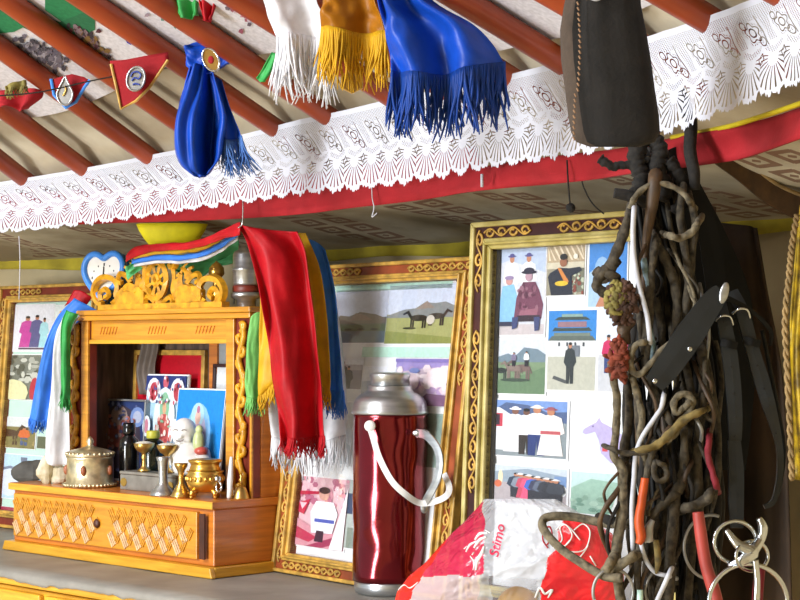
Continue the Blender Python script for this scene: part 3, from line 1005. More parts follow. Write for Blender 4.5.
# --- middle frame
c = P(279, 570, 3.15); c.z = ZT
F2 = Fr(c, -52, math.radians(7.5))
W2 = F2.px(438, 592)[0]; W2 = .475; H2 = .534
f2 = frame('picture_frame', F2, W2, H2, .045, .034, 'gold and brown carved collage frame in the middle, behind the red flask', M['gilt'], M['f2ground'], M['mat_white'],
           [('L', .03, .33), ('L', .7, .97), ('B', .06, .42), ('T', .62, .97), ('T', .05, .35), ('R', .62, .97), ('R', .05, .3)], scr='gilt')
def ph_lake(q):
    q.rect(0, 1, 0, 1, '#b9c2d8'); q.rect(0, 1, 0, .48, '#58645c'); q.rect(0, 1, 0, .24, '#5f6f7a')
    q.poly([(0, .40), (.12, .52), (.3, .5), (.5, .58), (.8, .53), (1, .45), (1, .36), (0, .36)], '#6c6660')
    q.poly([(.3, .42), (.42, .56), (.6, .52), (.75, .42)], '#7d6a62'); q.rect(0, 1, .22, .34, '#55654f')
    for x in (.1, .3, .55, .8): q.ell(x, .25, .07, .02, '#2f3a34')
def ph_steppe(q):
    q.rect(0, 1, 0, 1, '#bfc9de'); q.rect(0, 1, 0, .5, '#9a9d68')
    q.poly([(0, .48), (.25, .58), (.42, .6), (.55, .7), (.7, .68), (.85, .7), (1, .62), (1, .44), (0, .44)], '#7f8486')
    q.poly([(.42, .58), (.58, .72), (.7, .6)], '#8d8078'); q.poly([(0, 0), (1, 0), (1, .1), (0, .22)], '#82894e')
    q.horse(.48, .26, .28, '#2c2a26', -1); q.horse(.74, .3, .26, '#3e3934', 1); q.ell(.36, .26, .1, .02, '#3a3d28'); q.ell(.66, .4, .06, .08, '#c4beb4')
def ph_two(q):
    q.rect(0, 1, 0, 1, '#d6dae2'); q.rect(0, 1, 0, .8, '#a6a0aa'); q.rect(.5, 1, 0, .62, '#8a828a'); q.person(.2, -.1, 1, '#17161c', w=1.2); q.person(.45, -.1, .85, '#2b2730', w=1.2)
def ph_blue(q):
    q.rect(0, 1, 0, 1, '#dfe4ec'); q.poly([(0, .55), (.4, .6), (.7, .7), (1, .5), (1, .0), (0, 0)], '#b4c0cc'); q.person(.75, -.4, 1, '#1c58a8', robe=True, w=1.6)
def ph_purple(q):
    q.rect(0, 1, 0, 1, '#9a8cc4'); q.poly([(0, .0), (1, .0), (1, .85), (.5, .8), (0, .7)], '#c6b6c8')
    q.speck(.05, .95, .3, .8, ['#e4d6de', '#d9c4d0', '#b49ac4', '#efe4ea', '#8090c8'], 40, .09, 4); q.ell(.75, .6, .2, .22, '#ead9e0'); q.ell(.3, .5, .15, .2, '#e6d4dc'); q.poly([(.4, 0), (.95, 0), (1, .22), (.6, .26)], '#7a5a78'); q.rect(0, 1, .93, 1, '#8074b4')
def ph_karate(q):
    q.rect(0, 1, 0, 1, '#d9b2bc'); q.speck(0, 1, .6, 1, ['#c98a9a', '#e4c4cc', '#b06a84'], 40, .06, 2)
    q.poly([(0, .72), (.45, .76), (.45, .80), (0, .78)], '#b02a48'); q.poly([(.05, .6), (.3, .68), (.2, .45), (.02, .5)], '#b8304e'); q.poly([(.1, .62), (.24, .62), (.16, .52)], '#e2bcc6')
    q.poly([(0, 0), (1, 0), (1, .25), (.6, .2), (0, .42)], '#c8909e'); q.poly([(0, .3), (.5, .14), (.35, .06), (0, .12)], '#b23a58'); q.poly([(.3, 0), (.9, .2), (1, .12), (.6, 0)], '#983c5c')
    q.poly([(.38, .2), (.78, .22), (.85, .5), (.75, .66), (.42, .66), (.33, .5)], '#e4e8f0'); q.rect(.42, .8, .36, .41, '#4a5cac'); q.poly([(.45, .08), (.62, .08), (.62, .24), (.48, .24)], '#3a2c3c')
    q.ell(.56, .76, .1, .085, '#c99a8e'); q.ell(.56, .82, .11, .05, '#3c2c34'); q.poly([(.75, 0), (1, 0), (1, .9), (.9, .5)], '#e8e4ea')
def ph_strip(q): q.rect(0, 1, 0, 1, '#a9b4b0'); q.rect(0, .5, .5, .8, '#2c3a5a'); q.rect(.2, 1, 0, .3, '#7d8a80')
def ph_tealcard(q): q.rect(0, 1, 0, 1, '#b4dccd')
for lab, a, b, fn in (('print of a lake below rocky hills', (337, 290), (386, 344), ph_lake), ('print of dark horses on an open steppe', (390, 285), (455, 345), ph_steppe),
                      ('print with two people in dark clothes', (340, 358), (362, 390), ph_two), ('print with a person in blue', (364, 366), (396, 402), ph_blue),
                      ('mauve print with a mass of pale flowers', (397, 358), (452, 408), ph_purple), ('pink print of a child in a white suit with blue belt', (299, 474), (345, 553), ph_karate),
                      ('narrow grey print', (347, 478), (372, 553), ph_strip), ('white and grey print', (318, 400), (350, 466), lambda q: (q.rect(0, 1, 0, 1, '#d2d8de'), q.poly([(0, .2), (.5, .5), (1, .3), (1, 0), (0, 0)], '#b4bcc2'))),
                      ('turquoise card strip', (332, 281), (456, 288), ph_tealcard), ('turquoise card strip', (362, 347), (452, 358), ph_tealcard), ('dim grey green print', (424, 412), (448, 470), lambda q: (q.rect(0, 1, 0, 1, '#8ea39c'),))):
    photo(F2, prect(F2, a, b), f2, lab, fn, border=.02)

# --- right frame
c = P(467, 607, 2.70); c.z = ZT
F3 = Fr(c, -50, math.radians(2.6)); H3 = .576; W3 = .455
f3 = frame('picture_frame', F3, W3, H3, .046, .041, 'pale gold and dark carved collage frame on the right, partly hidden by the hanging ropes', M['gilt_pale'], M['darklac'], M['mat_white'],
           [('L', .30, .72), ('L', .82, .98), ('T', .06, .28), ('T', .40, .72), ('L', .03, .2), ('R', .1, .9)], scr='gilt')
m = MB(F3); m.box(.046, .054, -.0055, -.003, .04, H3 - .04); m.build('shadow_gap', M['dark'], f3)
def ph_family(q):
    q.rect(0, 1, 0, 1, '#c3c8d6'); q.poly([(0, .8), (.3, .86), (1, .7), (1, 1), (0, 1)], '#a9b8d2'); q.rect(0, 1, 0, .12, '#b7b0b4')
    q.person(.35, .3, .62, '#d3d6de', '#c9ccd4', hat='#4c4a84', robe=True, w=1.4); q.person(.68, .3, .62, '#dadde4', '#c9ccd4', hat='#4c4a84', robe=True, w=1.4)
    q.poly([(.12, .12), (.42, .12), (.5, .4), (.4, .58), (.18, .56), (.14, .4)], '#7fb2d8'); q.ell(.31, .62, .07, .05, '#b98a86'); q.ell(.31, .655, .09, .025, '#8a7aa0')
    q.poly([(.42, .18), (.95, .18), (.98, .34), (.9, .5), (.82, .6), (.58, .6), (.46, .42)], '#6a3a50'); q.poly([(.55, .28), (.9, .3), (.86, .22), (.5, .2)], '#8d5a6c')
    q.speck(.5, .9, .3, .56, ['#7c4a60', '#54283c', '#8a6070'], 18, .04, 3); q.rect(.5, .92, .15, .22, '#32222c')
    q.ell(.7, .66, .07, .055, '#a98a98'); q.ell(.7, .71, .15, .022, '#241f34'); q.ell(.7, .73, .1, .035, '#241f34')
    q.poly([(.4, .2), (.52, .2), (.5, .08), (.4, .06)], '#39406c'); q.poly([(.82, .2), (.94, .2), (.92, .05), (.84, .04)], '#39406c'); q.rect(.14, .4, .10, .15, '#2c2c44')
def ph_man(q):
    q.rect(0, 1, 0, 1, '#8f8a78'); q.rect(0, 1, .62, 1, '#a8977c')
    for k in range(9): q.poly([(-.2 + k * .15, 1), (-.15 + k * .15, 1), (.1 + k * .15, .66), (.05 + k * .15, .66)], '#d8cbb4')
    q.rect(0, 1, .5, .62, '#c2bca8'); q.rect(.7, 1, .05, .5, '#6e7060'); q.speck(.65, 1, .0, .4, ['#7a3c30', '#b0b8a4', '#4c5a4a'], 20, .05, 5)
    q.poly([(.15, 0), (.72, 0), (.68, .35), (.95, .45), (.9, .52), (.6, .5), (.35, .52), (.1, .42), (.05, .35)], '#1f2330')
    q.poly([(.3, .52), (.4, .5), (.62, .25), (.52, .2)], '#bf7a3a'); q.ell(.42, .22, .18, .05, '#c9ae2a'); q.ell(.46, .62, .1, .09, '#8c5c42'); q.ell(.46, .72, .1, .06, '#1a1614'); q.ell(.78, .72, .06, .05, '#e0dccc')
def ph_sky(q): q.rect(0, 1, 0, 1, '#3f7fc8'); q.poly([(0, 0), (.8, 0), (.5, .4), (.2, .6), (0, .5)], '#9cb9d6'); q.poly([(.2, .0), (.8, .0), (.9, .2), (.4, .25)], '#b0785a'); q.ell(.35, .55, .2, .2, '#8ab0da')
def ph_temple(q):
    q.rect(0, 1, 0, 1, '#2f7cc4'); q.rect(0, 1, 0, .62, '#d3d8dc'); q.rect(0, 1, 0, .42, '#aeb0a4')
    q.poly([(.0, .62), (1, .62), (.92, .68), (.08, .68)], '#55605a'); q.rect(.12, .88, .68, .72, '#6c7a70')
    q.poly([(.08, .74), (.92, .74), (.84, .79), (.82, .78), (.18, .78), (.14, .79)], '#38443f'); q.rect(.2, .8, .79, .86, '#8a6a74')
    q.poly([(.12, .88), (.88, .88), (.78, .92), (.22, .92)], '#38443f'); q.rect(.28, .72, .92, .955, '#7d9a94'); 
    for k in range(4): q.rect(.22 + k * .17, .26 + k * .17, .55, .6, '#40444c')
    q.rect(.42, .68, .42, .56, '#6a727c'); q.person(.48, .08, .52, '#2a3234', '#2a3032', w=1.25); q.poly([(.12, .14), (.4, .08), (.42, .12), (.15, .18)], '#4a4e50')
def ph_pink(q): q.rect(0, 1, 0, 1, '#c8d4e6'); q.rect(0, 1, 0, .4, '#b8bcc4'); q.person(.25, .2, .42, '#b81c58', '#2a3c74', w=2.0); q.person(.72, .2, .44, '#c02a68', '#3a3448', w=2.0)
def ph_horses(q):
    q.rect(0, 1, 0, 1, '#c4ccd8'); q.rect(0, 1, 0, .66, '#71886a'); q.poly([(0, .64), (.3, .74), (.42, .68), (.6, .85), (.85, .82), (1, .72), (1, .58), (0, .58)], '#6a7e8c'); q.poly([(0, 0), (1, 0), (1, .5), (.6, .35), (0, .2)], '#5f7a5c')
    q.horse(.17, .26, .26, '#262c2a', 1); q.horse(.58, .26, .34, '#6c5a56', -1); q.horse(.42, .28, .3, '#7b6c66', -1); q.ell(.45, .25, .28, .03, '#38483c'); q.person(.42, .5, .26, '#746c88'); q.person(.66, .5, .28, '#dadfe4')
def ph_four(q):
    q.rect(0, 1, 0, 1, '#6f8fc8'); q.poly([(0, .78), (.2, .96), (.5, .92), (.75, .8), (1, .82), (1, .6), (0, .6)], '#4a5c84'); q.rect(0, 1, 0, .62, '#7f8a90')
    q.poly([(0, .88), (.12, .86), (.32, .7), (.34, .1), (0, .1)], '#d9dce4'); q.rect(.02, .16, .52, .76, '#b83a4c'); q.rect(.06, .12, .55, .74, '#302430'); q.rect(.0, .07, .1, .5, '#b02848')
    q.person(.33, .05, .82, '#dcdce2', hat='#e8e8ec', robe=True, w=1.05, skin='#7a5444'); q.person(.48, .04, .82, '#e4e4ea', '#2c241e', w=1.0, skin='#6a4a3c'); q.person(.62, .03, .88, '#e6e8ee', '#26366e', hat='#dcdcd6', w=1.1); q.person(.8, .02, .86, '#e0dcda', hat='#93505a', robe=True, w=1.1, sash='#b0525a')
def ph_group(q):
    q.rect(0, 1, 0, 1, '#b9c4d0'); q.poly([(0, .8), (.5, .95), (1, .8), (1, .5), (0, .5)], '#8c9cac'); q.rect(0, 1, 0, .55, '#a79fa4')
    q.ell(.15, .68, .03, .2, '#f0dcb0'); q.ell(.12, .5, .05, .1, '#c86a4a'); q.rect(.85, 1, .5, .8, '#6e8cb8'); q.ell(.95, .42, .06, .15, '#d4d8dc')
    for k, c_ in enumerate(['#2f3c50', '#7c8898', '#b8465c', '#dc5478', '#3c64b8', '#3a3c54', '#5a6478', '#32343e', '#2c2c34', '#3a3e48']): q.person(.36 + k * .058, .16 - k * .012, .66, c_, '#2b2b34', hat='#e0e0e4' if k % 2 else None, w=.95, robe=k in (2, 3))
def ph_pale(q): q.rect(0, 1, 0, 1, '#cbdae6'); q.rect(0, 1, .55, 1, '#dde4ea'); q.poly([(.19, .52), (.17, .46), (.22, .43), (.36, .48), (.42, .36), (.46, .15), (.62, .0), (.78, 0), (.78, .45), (.58, .58), (.46, .64), (.42, .72), (.38, .64), (.28, .58)], '#aca2cc'); q.rect(.48, .56, .18, .26, '#c0404c'); q.ell(.33, .57, .015, .015, '#6a5c8c')
def ph_green(q): q.rect(0, 1, 0, 1, '#b5cfcf'); q.poly([(0, .2), (.0, .6), (.3, .85), (.7, .8), (1, .6), (1, 0), (0, 0)], '#93b6a6'); q.speck(0, 1, 0, .4, ['#7ea08e', '#a4c4b4', '#6c9484'], 20, .08, 8); q.poly([(.6, 0), (1, 0), (.95, .5), (.8, .8), (.7, .5)], '#d4dadc')
for lab, a, b, fn in (('portrait print of four people, two standing in white', (495, 247), (546, 337), ph_family), ('print of a man in black with orange sash and yellow belt', (548, 242), (586, 296), ph_man),
                      ('print of blue sky', (590, 239), (628, 308), ph_sky), ('print of a person in black before a tiered temple', (549, 309), (597, 393), ph_temple),
                      ('print of people in pink coats', (600, 298), (640, 395), ph_pink), ('print of horses and riders on a green steppe', (493, 338), (547, 396), ph_horses),
                      ('print of four people standing in white shirts and robes', (491, 398), (569, 461), ph_four), ('print of a crowd beside a small fire', (489, 463), (569, 509), ph_group),
                      ('pale print of a lilac horse head', (572, 397), (640, 467), ph_pale), ('green hillside print', (571, 470), (640, 520), ph_green)):
    photo(F3, prect(F3, a, b), f3, lab, fn, border=.025)

# --- left frame, behind the altar
F1 = Fr(ALT(-.62, .232, 0), -45, math.radians(4.5)); 
xl, _ = F1.px(1, 400); _, H1 = F1.px(40, 286)
F1 = Fr(F1(xl - .012, 0, 0), -45, math.radians(4.5)); W1 = .40
f1 = frame('picture_frame', F1, W1, H1, .046, .036, 'brown and gold collage frame at the far left, behind the altar', M['gilt'], M['redbrown'], M['mat_teal'], [('L', .1, .95), ('T', .1, .4)])
def ph_pinkcouple(q):
    q.rect(0, 1, 0, 1, '#dfe2ec'); q.person(.46, .06, .7, '#c0429c', robe=True, w=1.3); q.person(.66, .06, .72, '#5a5a8c', robe=True, w=1.1); q.person(.82, .06, .66, '#a4d6e0', '#b8dce4', robe=True, w=.8); q.rect(.3, .85, .03, .07, '#5a4a60')
def ph_flower(q): q.rect(0, 1, 0, 1, '#6f766e'); q.speck(0, 1, .4, 1, ['#4a5048', '#a8aca4', '#8a9088', '#c0c4bc'], 40, .09, 9); q.ell(.35, .15, .4, .3, '#d8d8ac'); q.ell(.9, .2, .12, .3, '#b02440')
def ph_brownhorse(q): q.rect(0, 1, 0, 1, '#7a7448'); q.rect(0, 1, .7, 1, '#d0d8dc'); q.horse(.3, .1, .62, '#3c241c', 1); q.person(.72, .1, .6, '#c8602c', '#3c5484', w=1.3); q.speck(0, 1, 0, .3, ['#9a8a5c', '#6c6a3c'], 14, .06, 3)
def ph_arch(q): q.rect(0, 1, 0, 1, '#b4d6ea'); q.ell(.32, .4, .26, .34, '#6c7c98'); q.ell(.32, .36, .22, .32, '#d0dcec'); q.poly([(.5, .95), (.62, .95), (.58, .6), (.52, .6)], '#5c6c88'); q.poly([(0, .9), (.16, 1), (0, 1)], '#a02c48')
def ph_red(q): q.rect(0, 1, 0, 1, '#a02850'); q.ell(.5, .4, .2, .3, '#dcc8d0'); q.ell(.8, .6, .1, .2, '#dcc8d0')
for lab, a, b, fn in (('print of a couple in pink and grey robes', (8, 305), (53, 352), ph_pinkcouple), ('print of a pale flower', (2, 354), (40, 401), ph_flower),
                      ('print of a brown horse with a person in orange', (-2, 416), (36, 450), ph_brownhorse), ('pale blue print with an arch', (-6, 452), (48, 503), ph_arch), ('crimson print', (-6, 505), (48, 524), ph_red),
                      ('small dark print', (38, 436), (60, 450), lambda q: (q.rect(0, 1, 0, 1, '#4a5844'),)), ('white card', (56, 305), (76, 350), lambda q: (q.rect(0, 1, 0, 1, '#dce6e8'),))):
    photo(F1, prect(F1, a, b), f1, lab, fn, border=.02)
# ------------------------------------------------------------------ things on the altar
def lip(px, y, z=HB):
    """point on the altar shelf plane z under image column px, at local depth y; returns world, metres per pixel"""
    d = ray(px, 480)
    # intersect vertical plane of local y
    O = ALT.O + ALT.ay * y; t = (O - EYE).dot(ALT.ay) / d.dot(ALT.ay); p = EYE + d * t
    return Vector((p.x, p.y, ZT + z)), p.y / F
def pot(px, y, prof, mt, name, label, cat, z=HB, parent=None, n=28, more=None, **kw):
    p, k = lip(px, y, z)
    m = MB(); m.lathe(p, [(r * k, h * k) for r, h in prof], n=n, **kw)
    if more: more(m, p, k)
    o = m.build(name, M[mt], parent, smooth=True)
    if parent is None: tag(o, label, cat)
    return o, p, k

# round embossed box with lid
p, k = lip(90, .045)
rb = thing('round_box', p, 'round embossed silver and brass box with domed lid, left on the altar shelf', 'round box')
m = MB(); m.lathe(p, [(r * k, h * k) for r, h in [(24, 0), (26, 1), (26, 4), (23.5, 5), (23, 28), (24, 30)]], n=36); m.build('body', M['silver'], rb, smooth=True)
m = MB(); m.lathe(p, [(r * k, h * k) for r, h in [(24, 30.1), (24.5, 32), (20, 36), (10, 38.5), (4, 40), (2.5, 42), (4, 45), (2, 48.5), (.3, 50)]], n=36)
for i in range(26):
    a = 2 * math.pi * i / 26; m.ball(p + Vector((math.cos(a) * 23 * k, math.sin(a) * 23 * k, 33 * k)), 2 * k, n=6, m=4)
m.build('lid', M['silver'], rb, smooth=True)
m = MB()
for i in range(40):
    a = 2 * math.pi * i / 40; m.ball(p + Vector((math.cos(a) * 25.5 * k, math.sin(a) * 25.5 * k, 2.4 * k)), 1.9 * k, n=6, m=4)
m.build('beaded_foot', M['silver'], rb, smooth=True)
CE_ = mat('coral_enamel', '#9c5a3a', .4)
for i in range(10):
    a = 2 * math.pi * i / 10 + .2; m = MB()
    if i % 2: m.ball(p + Vector((math.cos(a) * 23.3 * k, math.sin(a) * 23.3 * k, 17 * k)), 3 * k, 3 * k, 5 * k, n=10, m=6); m.build('inlay_stud', CE_, rb, smooth=True)

# quartz lump and dark stone
p, k = lip(47, .03); 
m = MB(); m.ball(p + Vector((-.004, 0, 13 * k)), 9 * k, 8 * k, 15 * k, n=14, m=10, jit=.5); m.ball(p + Vector((12 * k, 0, 8 * k)), 9 * k, 8 * k, 9 * k, n=14, m=10, jit=.6)
tag(m.build('quartz_lump', M['stone']), 'white and ochre quartz lump at the left end of the altar shelf', 'stone')
p, k = lip(31, .085)
m = MB(); m.ball(p + Vector((0, 0, 8 * k)), 17 * k, 9 * k, 11 * k, n=14, m=10, jit=.4)
tag(m.build('grey_stone', M['dstone']), 'dark grey stone behind the quartz lump on the altar shelf', 'stone')

# pictures inside the niche
def card(name, x_px, top, bot, y, lean, label, fn, bd=.03, cat='picture', frame_m=None, thick=.003):
    fr = Fr(ALT(0, y, HB), -45, math.radians(lean))
    x0, z1 = fr.px(x_px[0], top); x1, _ = fr.px(x_px[1], top); z0 = .0005
    r = thing(name, fr((x0 + x1) / 2, 0, 0), label, cat)
    if frame_m:
        m = MB(fr); w = frame_m[1]
        for q in ((x0, x1, z0, z0 + w), (x0, x1, z1 - w, z1), (x0, x0 + w, z0 + w, z1 - w), (x1 - w, x1, z0 + w, z1 - w)): m.box(q[0], q[1], -.008, .004, q[2], q[3])
        m.build('frame', frame_m[0], r, bevel=.001)
        photo(fr, (x0 + w * .9, x1 - w * .9, z0 + w * .9, z1 - w * .9), r, None, fn, border=bd, yoff=-.002, name='print')
    else:
        m = MB(fr); m.box(x0, x1, -.001, thick, z0, z1); m.build('card', M['mat_white'], r)
        photo(fr, (x0 + .0008, x1 - .0008, z0 + .001, z1 - .001), r, None, fn, border=bd, yoff=-.003, name='print')
    return r
def deity(q, cx, cy, s, body, halo, n=0):
    q.ell(cx, cy + .1 * s, .34 * s, .42 * s, halo, 16); q.ell(cx, cy + .28 * s, .15 * s, .18 * s, '#7fae90', 14)
    q.poly([(cx - .3 * s, cy - .3 * s), (cx + .3 * s, cy - .3 * s), (cx + .16 * s, cy - .05 * s), (cx + .2 * s, cy + .12 * s), (cx + .06 * s, cy + .2 * s), (cx - .06 * s, cy + .2 * s), (cx - .2 * s, cy + .12 * s), (cx - .16 * s, cy - .05 * s)], body)
    q.ell(cx, cy + .27 * s, .06 * s, .075 * s, '#c9a080', 10); q.ell(cx - .25 * s, cy - .33 * s, .12 * s, .05 * s, '#d9b8c0'); q.ell(cx + .25 * s, cy - .33 * s, .12 * s, .05 * s, '#c8a0b0')
def pr_redmat(q):
    q.rect(0, 1, 0, 1, '#b81426')
card('framed_red_picture', (137, 208), 350, 470, .205, 2, 'dark framed picture with a plain crimson mat, at the back of the altar niche', pr_redmat, 0, frame_m=(M['gilt'], .010))
m = MB(ALT); a_, _z = ALT.px(209, 400, .200); b_, _z = ALT.px(217, 400, .200); m.box(a_, b_, .200, .2135, HB, CZ - .001); m.build('inner_post', M['orange_wood'], altar)
def pr_blue5(q):
    q.rect(0, 1, 0, 1, '#9cc0dc'); q.speck(0, 1, 0, 1, ['#86b0d4', '#c8dae6', '#e0e8ee', '#7c9ec8'], 60, .06, 11)
    q.rect(.0, 1, .86, 1, '#2c3870'); q.ell(.2, .86, .17, .12, '#d8dce4', 14); q.ell(.2, .85, .1, .09, '#a8404c'); q.ell(.8, .86, .17, .12, '#d8dce4', 14); q.ell(.8, .85, .1, .09, '#a8404c'); q.ell(.5, .94, .07, .06, '#b85a6a')
    deity(q, .5, .48, .8, '#b4524e', '#cfe2ea'); q.speck(.3, .7, .2, .62, ['#c86a64', '#a03c44', '#d89a94', '#7fae90', '#e4d0c8'], 46, .03, 21); q.speck(0, 1, 0, .4, ['#d8e0ea', '#b0788c', '#6c9cc4', '#e8ecf0', '#50708c'], 60, .03, 22); q.speck(0, 1, .74, .98, ['#b85a6a', '#e0d0d4', '#3c4880'], 30, .025, 23); q.ell(.14, .52, .1, .1, '#d0dce8'); q.ell(.14, .52, .05, .07, '#b8788a'); q.ell(.86, .5, .09, .1, '#d0dce8'); q.ell(.16, .3, .1, .08, '#e0c8c8'); q.ell(.86, .28, .08, .08, '#50708c')
card('deity_print', (149, 190), 374, 470, .175, 4, 'blue and white print of a red robed seated figure, standing before the crimson mat', pr_blue5, .01)
def pr_bluecard(q):
    q.rect(0, 1, 0, 1, '#1a7fd0'); q.poly([(.0, .4), (.2, .7), (.5, .8), (.8, .6), (1, .2), (1, 0), (0, 0)], '#3292dc')
    q.ell(.5, .5, .27, .36, '#7cb0e0', 18); q.ell(.48, .48, .2, .3, '#a9a8c8', 16); q.ell(.46, .74, .14, .13, '#9cc4d4', 16)
    q.poly([(.3, .1), (.76, .1), (.7, .4), (.62, .62), (.46, .68), (.34, .56)], '#b49cb4'); q.ell(.47, .72, .06, .075, '#cfa89c'); q.ell(.47, .8, .035, .04, '#a86a8a')
    q.speck(.36, .66, .2, .6, ['#c4a8b8', '#d4b4b8', '#9484a8'], 60, .022, 6)
card('blue_deity_card', (180, 228), 388, 470, .128, 7, 'glossy blue card with a pale pink seated figure, standing in the niche', pr_bluecard, .01)
def pr_dim(q):
    q.rect(0, 1, 0, 1, '#2c3a66'); q.ell(.5, .5, .42, .45, '#3c3540', 18); q.ell(.5, .6, .27, .2, '#7a4844', 16); q.ell(.5, .8, .16, .14, '#8c7c78'); q.ell(.18, .84, .12, .11, '#5c6490'); q.ell(.84, .8, .13, .13, '#6c84b8'); q.ell(.84, .8, .08, .08, '#a0a8c0')
    q.ell(.16, .4, .12, .2, '#2a3038'); q.rect(0, 1, 0, .12, '#22242c'); q.speck(.2, .8, .3, .8, ['#7a4844', '#8c7c78', '#4c4858', '#a06058'], 50, .04, 31); q.speck(0, 1, .1, .98, ['#5c6490', '#3c4060', '#7080a8', '#282838'], 60, .03, 32)
card('silver_framed_print', (94, 149), 398, 470, .17, 3, 'dim blue and brown deity print in a thin silver frame, left side of the niche', pr_dim, 0, frame_m=(M['alu_dull'], .004))
def pr_bw(q): q.rect(0, 1, 0, 1, '#b4bcc8'); q.poly([(0, 0), (1, 0), (.7, .6), (.4, .5)], '#70788c'); q.rect(0, 1, .8, 1, '#d4d8dc')
card('small_grey_photo', (216, 233), 364, 470, .195, 2, 'small grey photograph in a dark beaded frame, right end of the niche', pr_bw, 0, cat='photo', frame_m=(M['darklac'], .006))
card('upper_grey_photo', (219, 234), 342, 362, .208, 0, 'pale grey snapshot pinned high at the right end of the niche', lambda q: (q.rect(0, 1, 0, 1, '#9aa0a4'), q.poly([(.2, 0), (1, .2), (.6, .9), (.4, .7)], '#c4c8cc')), 0, cat='photo')
# grey silk veil hanging at the back left of the niche
def veil(u, v, p): return Vector((0, .004 * math.sin(u * 14 + v * 3), 0))
g = []
for i in range(16):
    row = []
    for j in range(26):
        x = -.165 + .065 * j / 25 + .006 * math.sin(i * .5); z = .425 - i * .0085 - HB
        row.append(ALT(x, .200 + .005 * math.sin(j * .9 + i * .2), HB + z))
    g.append(row)
m = MB(); m.grid(g); tag(m.build('silk_veil', silk('smoky_silk', '#7c7068', .3), smooth=True, solid=.001), 'smoky grey silk hanging inside the niche, upper left', 'scarf')

# bottle, small jar
p, k = lip(129, .105)
b = thing('black_bottle', p, 'small black bottle with dark cap in the niche, behind the lamps', 'bottle')
m = MB(); m.lathe(p, [(r * k, h * k) for r, h in [(8.5, 0), (10, 2), (10, 40), (9.5, 46), (5, 50), (5, 51)]], n=22); m.build('body', M['black_gloss'], b, smooth=True)
m = MB(); m.lathe(p, [(r * k, h * k) for r, h in [(6, 51.2), (6.5, 53), (6.5, 61), (5.5, 63)]], n=18); m.build('cap', M['black_gloss'], b, smooth=True)
p, k = lip(153, .110)
b = thing('ink_jar', p, 'squat dark jar with a yellow lid, beside the black bottle', 'jar')
m = MB(); m.lathe(p, [(r * k, h * k) for r, h in [(11, 0), (12, 2), (12, 38), (10, 46), (6, 49)]], n=22); m.build('body', mat('dark_green_glass', '#11170f', .15, var=0), b, smooth=True)
m = MB(); m.lathe(p, [(r * k, h * k) for r, h in [(6.3, 49.3), (6.8, 50), (6.8, 56), (6, 57)]], n=18); m.build('lid', mat('mustard_lid', '#b4b03a', .4, var=.02), b, smooth=True)

# grey box under the lamps
fr = ALT
x0, _ = ALT.px(120, 480, .045); x1, _ = ALT.px(176, 480, .045)
gb = thing('metal_casket', ALT((x0 + x1) / 2, .065, HB), 'flat grey metal casket carrying the two offering lamps', 'box')
m = MB(ALT); m.box(x0, x1, .045, .085, HB, HB + .028); m.build('body', M['greybox'], gb, bevel=.0015)
m = MB(ALT); m.box(x0 - .001, x1 + .001, .044, .086, HB + .0285, HB + .034); m.build('lid', M['greybox'], gb, bevel=.0015)
m = MB(ALT)
for x in (x0 + .012, x1 - .016): m.ext([(x + .009 * math.cos(a), HB + .014 + .008 * math.sin(a)) for a in [i * math.pi / 4 for i in range(8)]], .0435, .045)
m.build('gilt_rosette', M['gold'], gb)
ZB = HB + .0345

def goblet(px, y, z, prof, mt, label, rice=True, cat='offering lamp', grp=None):
    p, k = lip(px, y, z)
    t = thing('offering_lamp', p, label, cat, grp)
    m = MB(); m.lathe(p, [(r * k, h * k) for r, h in prof], n=26); m.build('cup', M[mt], t, smooth=True)
    if rice:
        R = prof[-1][0] * .92; H = prof[-1][1]
        m = MB(); m.lathe(p, [(R * k, (H - 1.5) * k), (R * .9 * k, (H + .3) * k), (R * .5 * k, (H + 1.6) * k), (.1 * k, (H + 2.2) * k)], n=20); m.build('rice_filling', M['rice'], t, smooth=True)
    return t
gp = [(6, 0), (6.5, 1), (4, 3), (2.2, 6), (2, 12), (3, 14), (2, 16), (3, 18), (7, 20.5), (9.5, 24), (10.5, 28)]
goblet(144, .064, ZB, gp, 'brass', 'brass offering lamp heaped with rice, left one on the grey casket')
goblet(167, .066, ZB, gp, 'brass', 'brass offering lamp heaped with rice, right one on the grey casket')
goblet(163, .018, HB, [(13, 0), (13.5, 1), (12, 4), (6, 10), (4.5, 14), (4.5, 24), (5.5, 34), (7, 38), (6.2, 38.5)], 'alu', 'dull silver candle cup with a wide bell foot, in front of the grey casket', False, 'candle cup')
goblet(181, .016, HB, [(10, 0), (10.5, 1), (8, 6), (3, 14), (2.6, 22), (4, 27), (6.5, 31), (7, 34)], 'brass', 'slim brass cup left of the gilded censer', False, 'cup')

# gilded censer
p, k = lip(205, .036)
ce = thing('incense_burner', p, 'round gilded incense burner on three scroll feet with ring handles', 'incense burner')
m = MB(); m.lathe(p, [(r * k, h * k) for r, h in [(8, 6), (13, 7), (17, 12), (18.5, 16), (18.5, 23), (17, 25), (19, 27)]], n=36); m.build('bowl', M['gold'], ce, smooth=True)
m = MB(); m.lathe(p, [(r * k, h * k) for r, h in [(16, 27.2), (15, 30), (14, 33), (15, 35), (16.5, 36), (16.8, 38), (12, 39), (.5, 38.5)]], n=36); m.build('rim', M['gold'], ce, smooth=True)
for a in (-2.4, -.8, .8, 2.4):
    m = MB(); d = Vector((math.cos(a), math.sin(a), 0))
    m.tube([p + d * 10 * k + Vector((0, 0, 9 * k)), p + d * 16 * k + Vector((0, 0, 6 * k)), p + d * 15 * k + Vector((0, 0, 2 * k)), p + d * 18 * k + Vector((0, 0, 1.6 * k))], [3.4 * k, 2.8 * k, 2 * k, 1.6 * k], n=8); m.build('foot', M['gold'], ce, smooth=True)
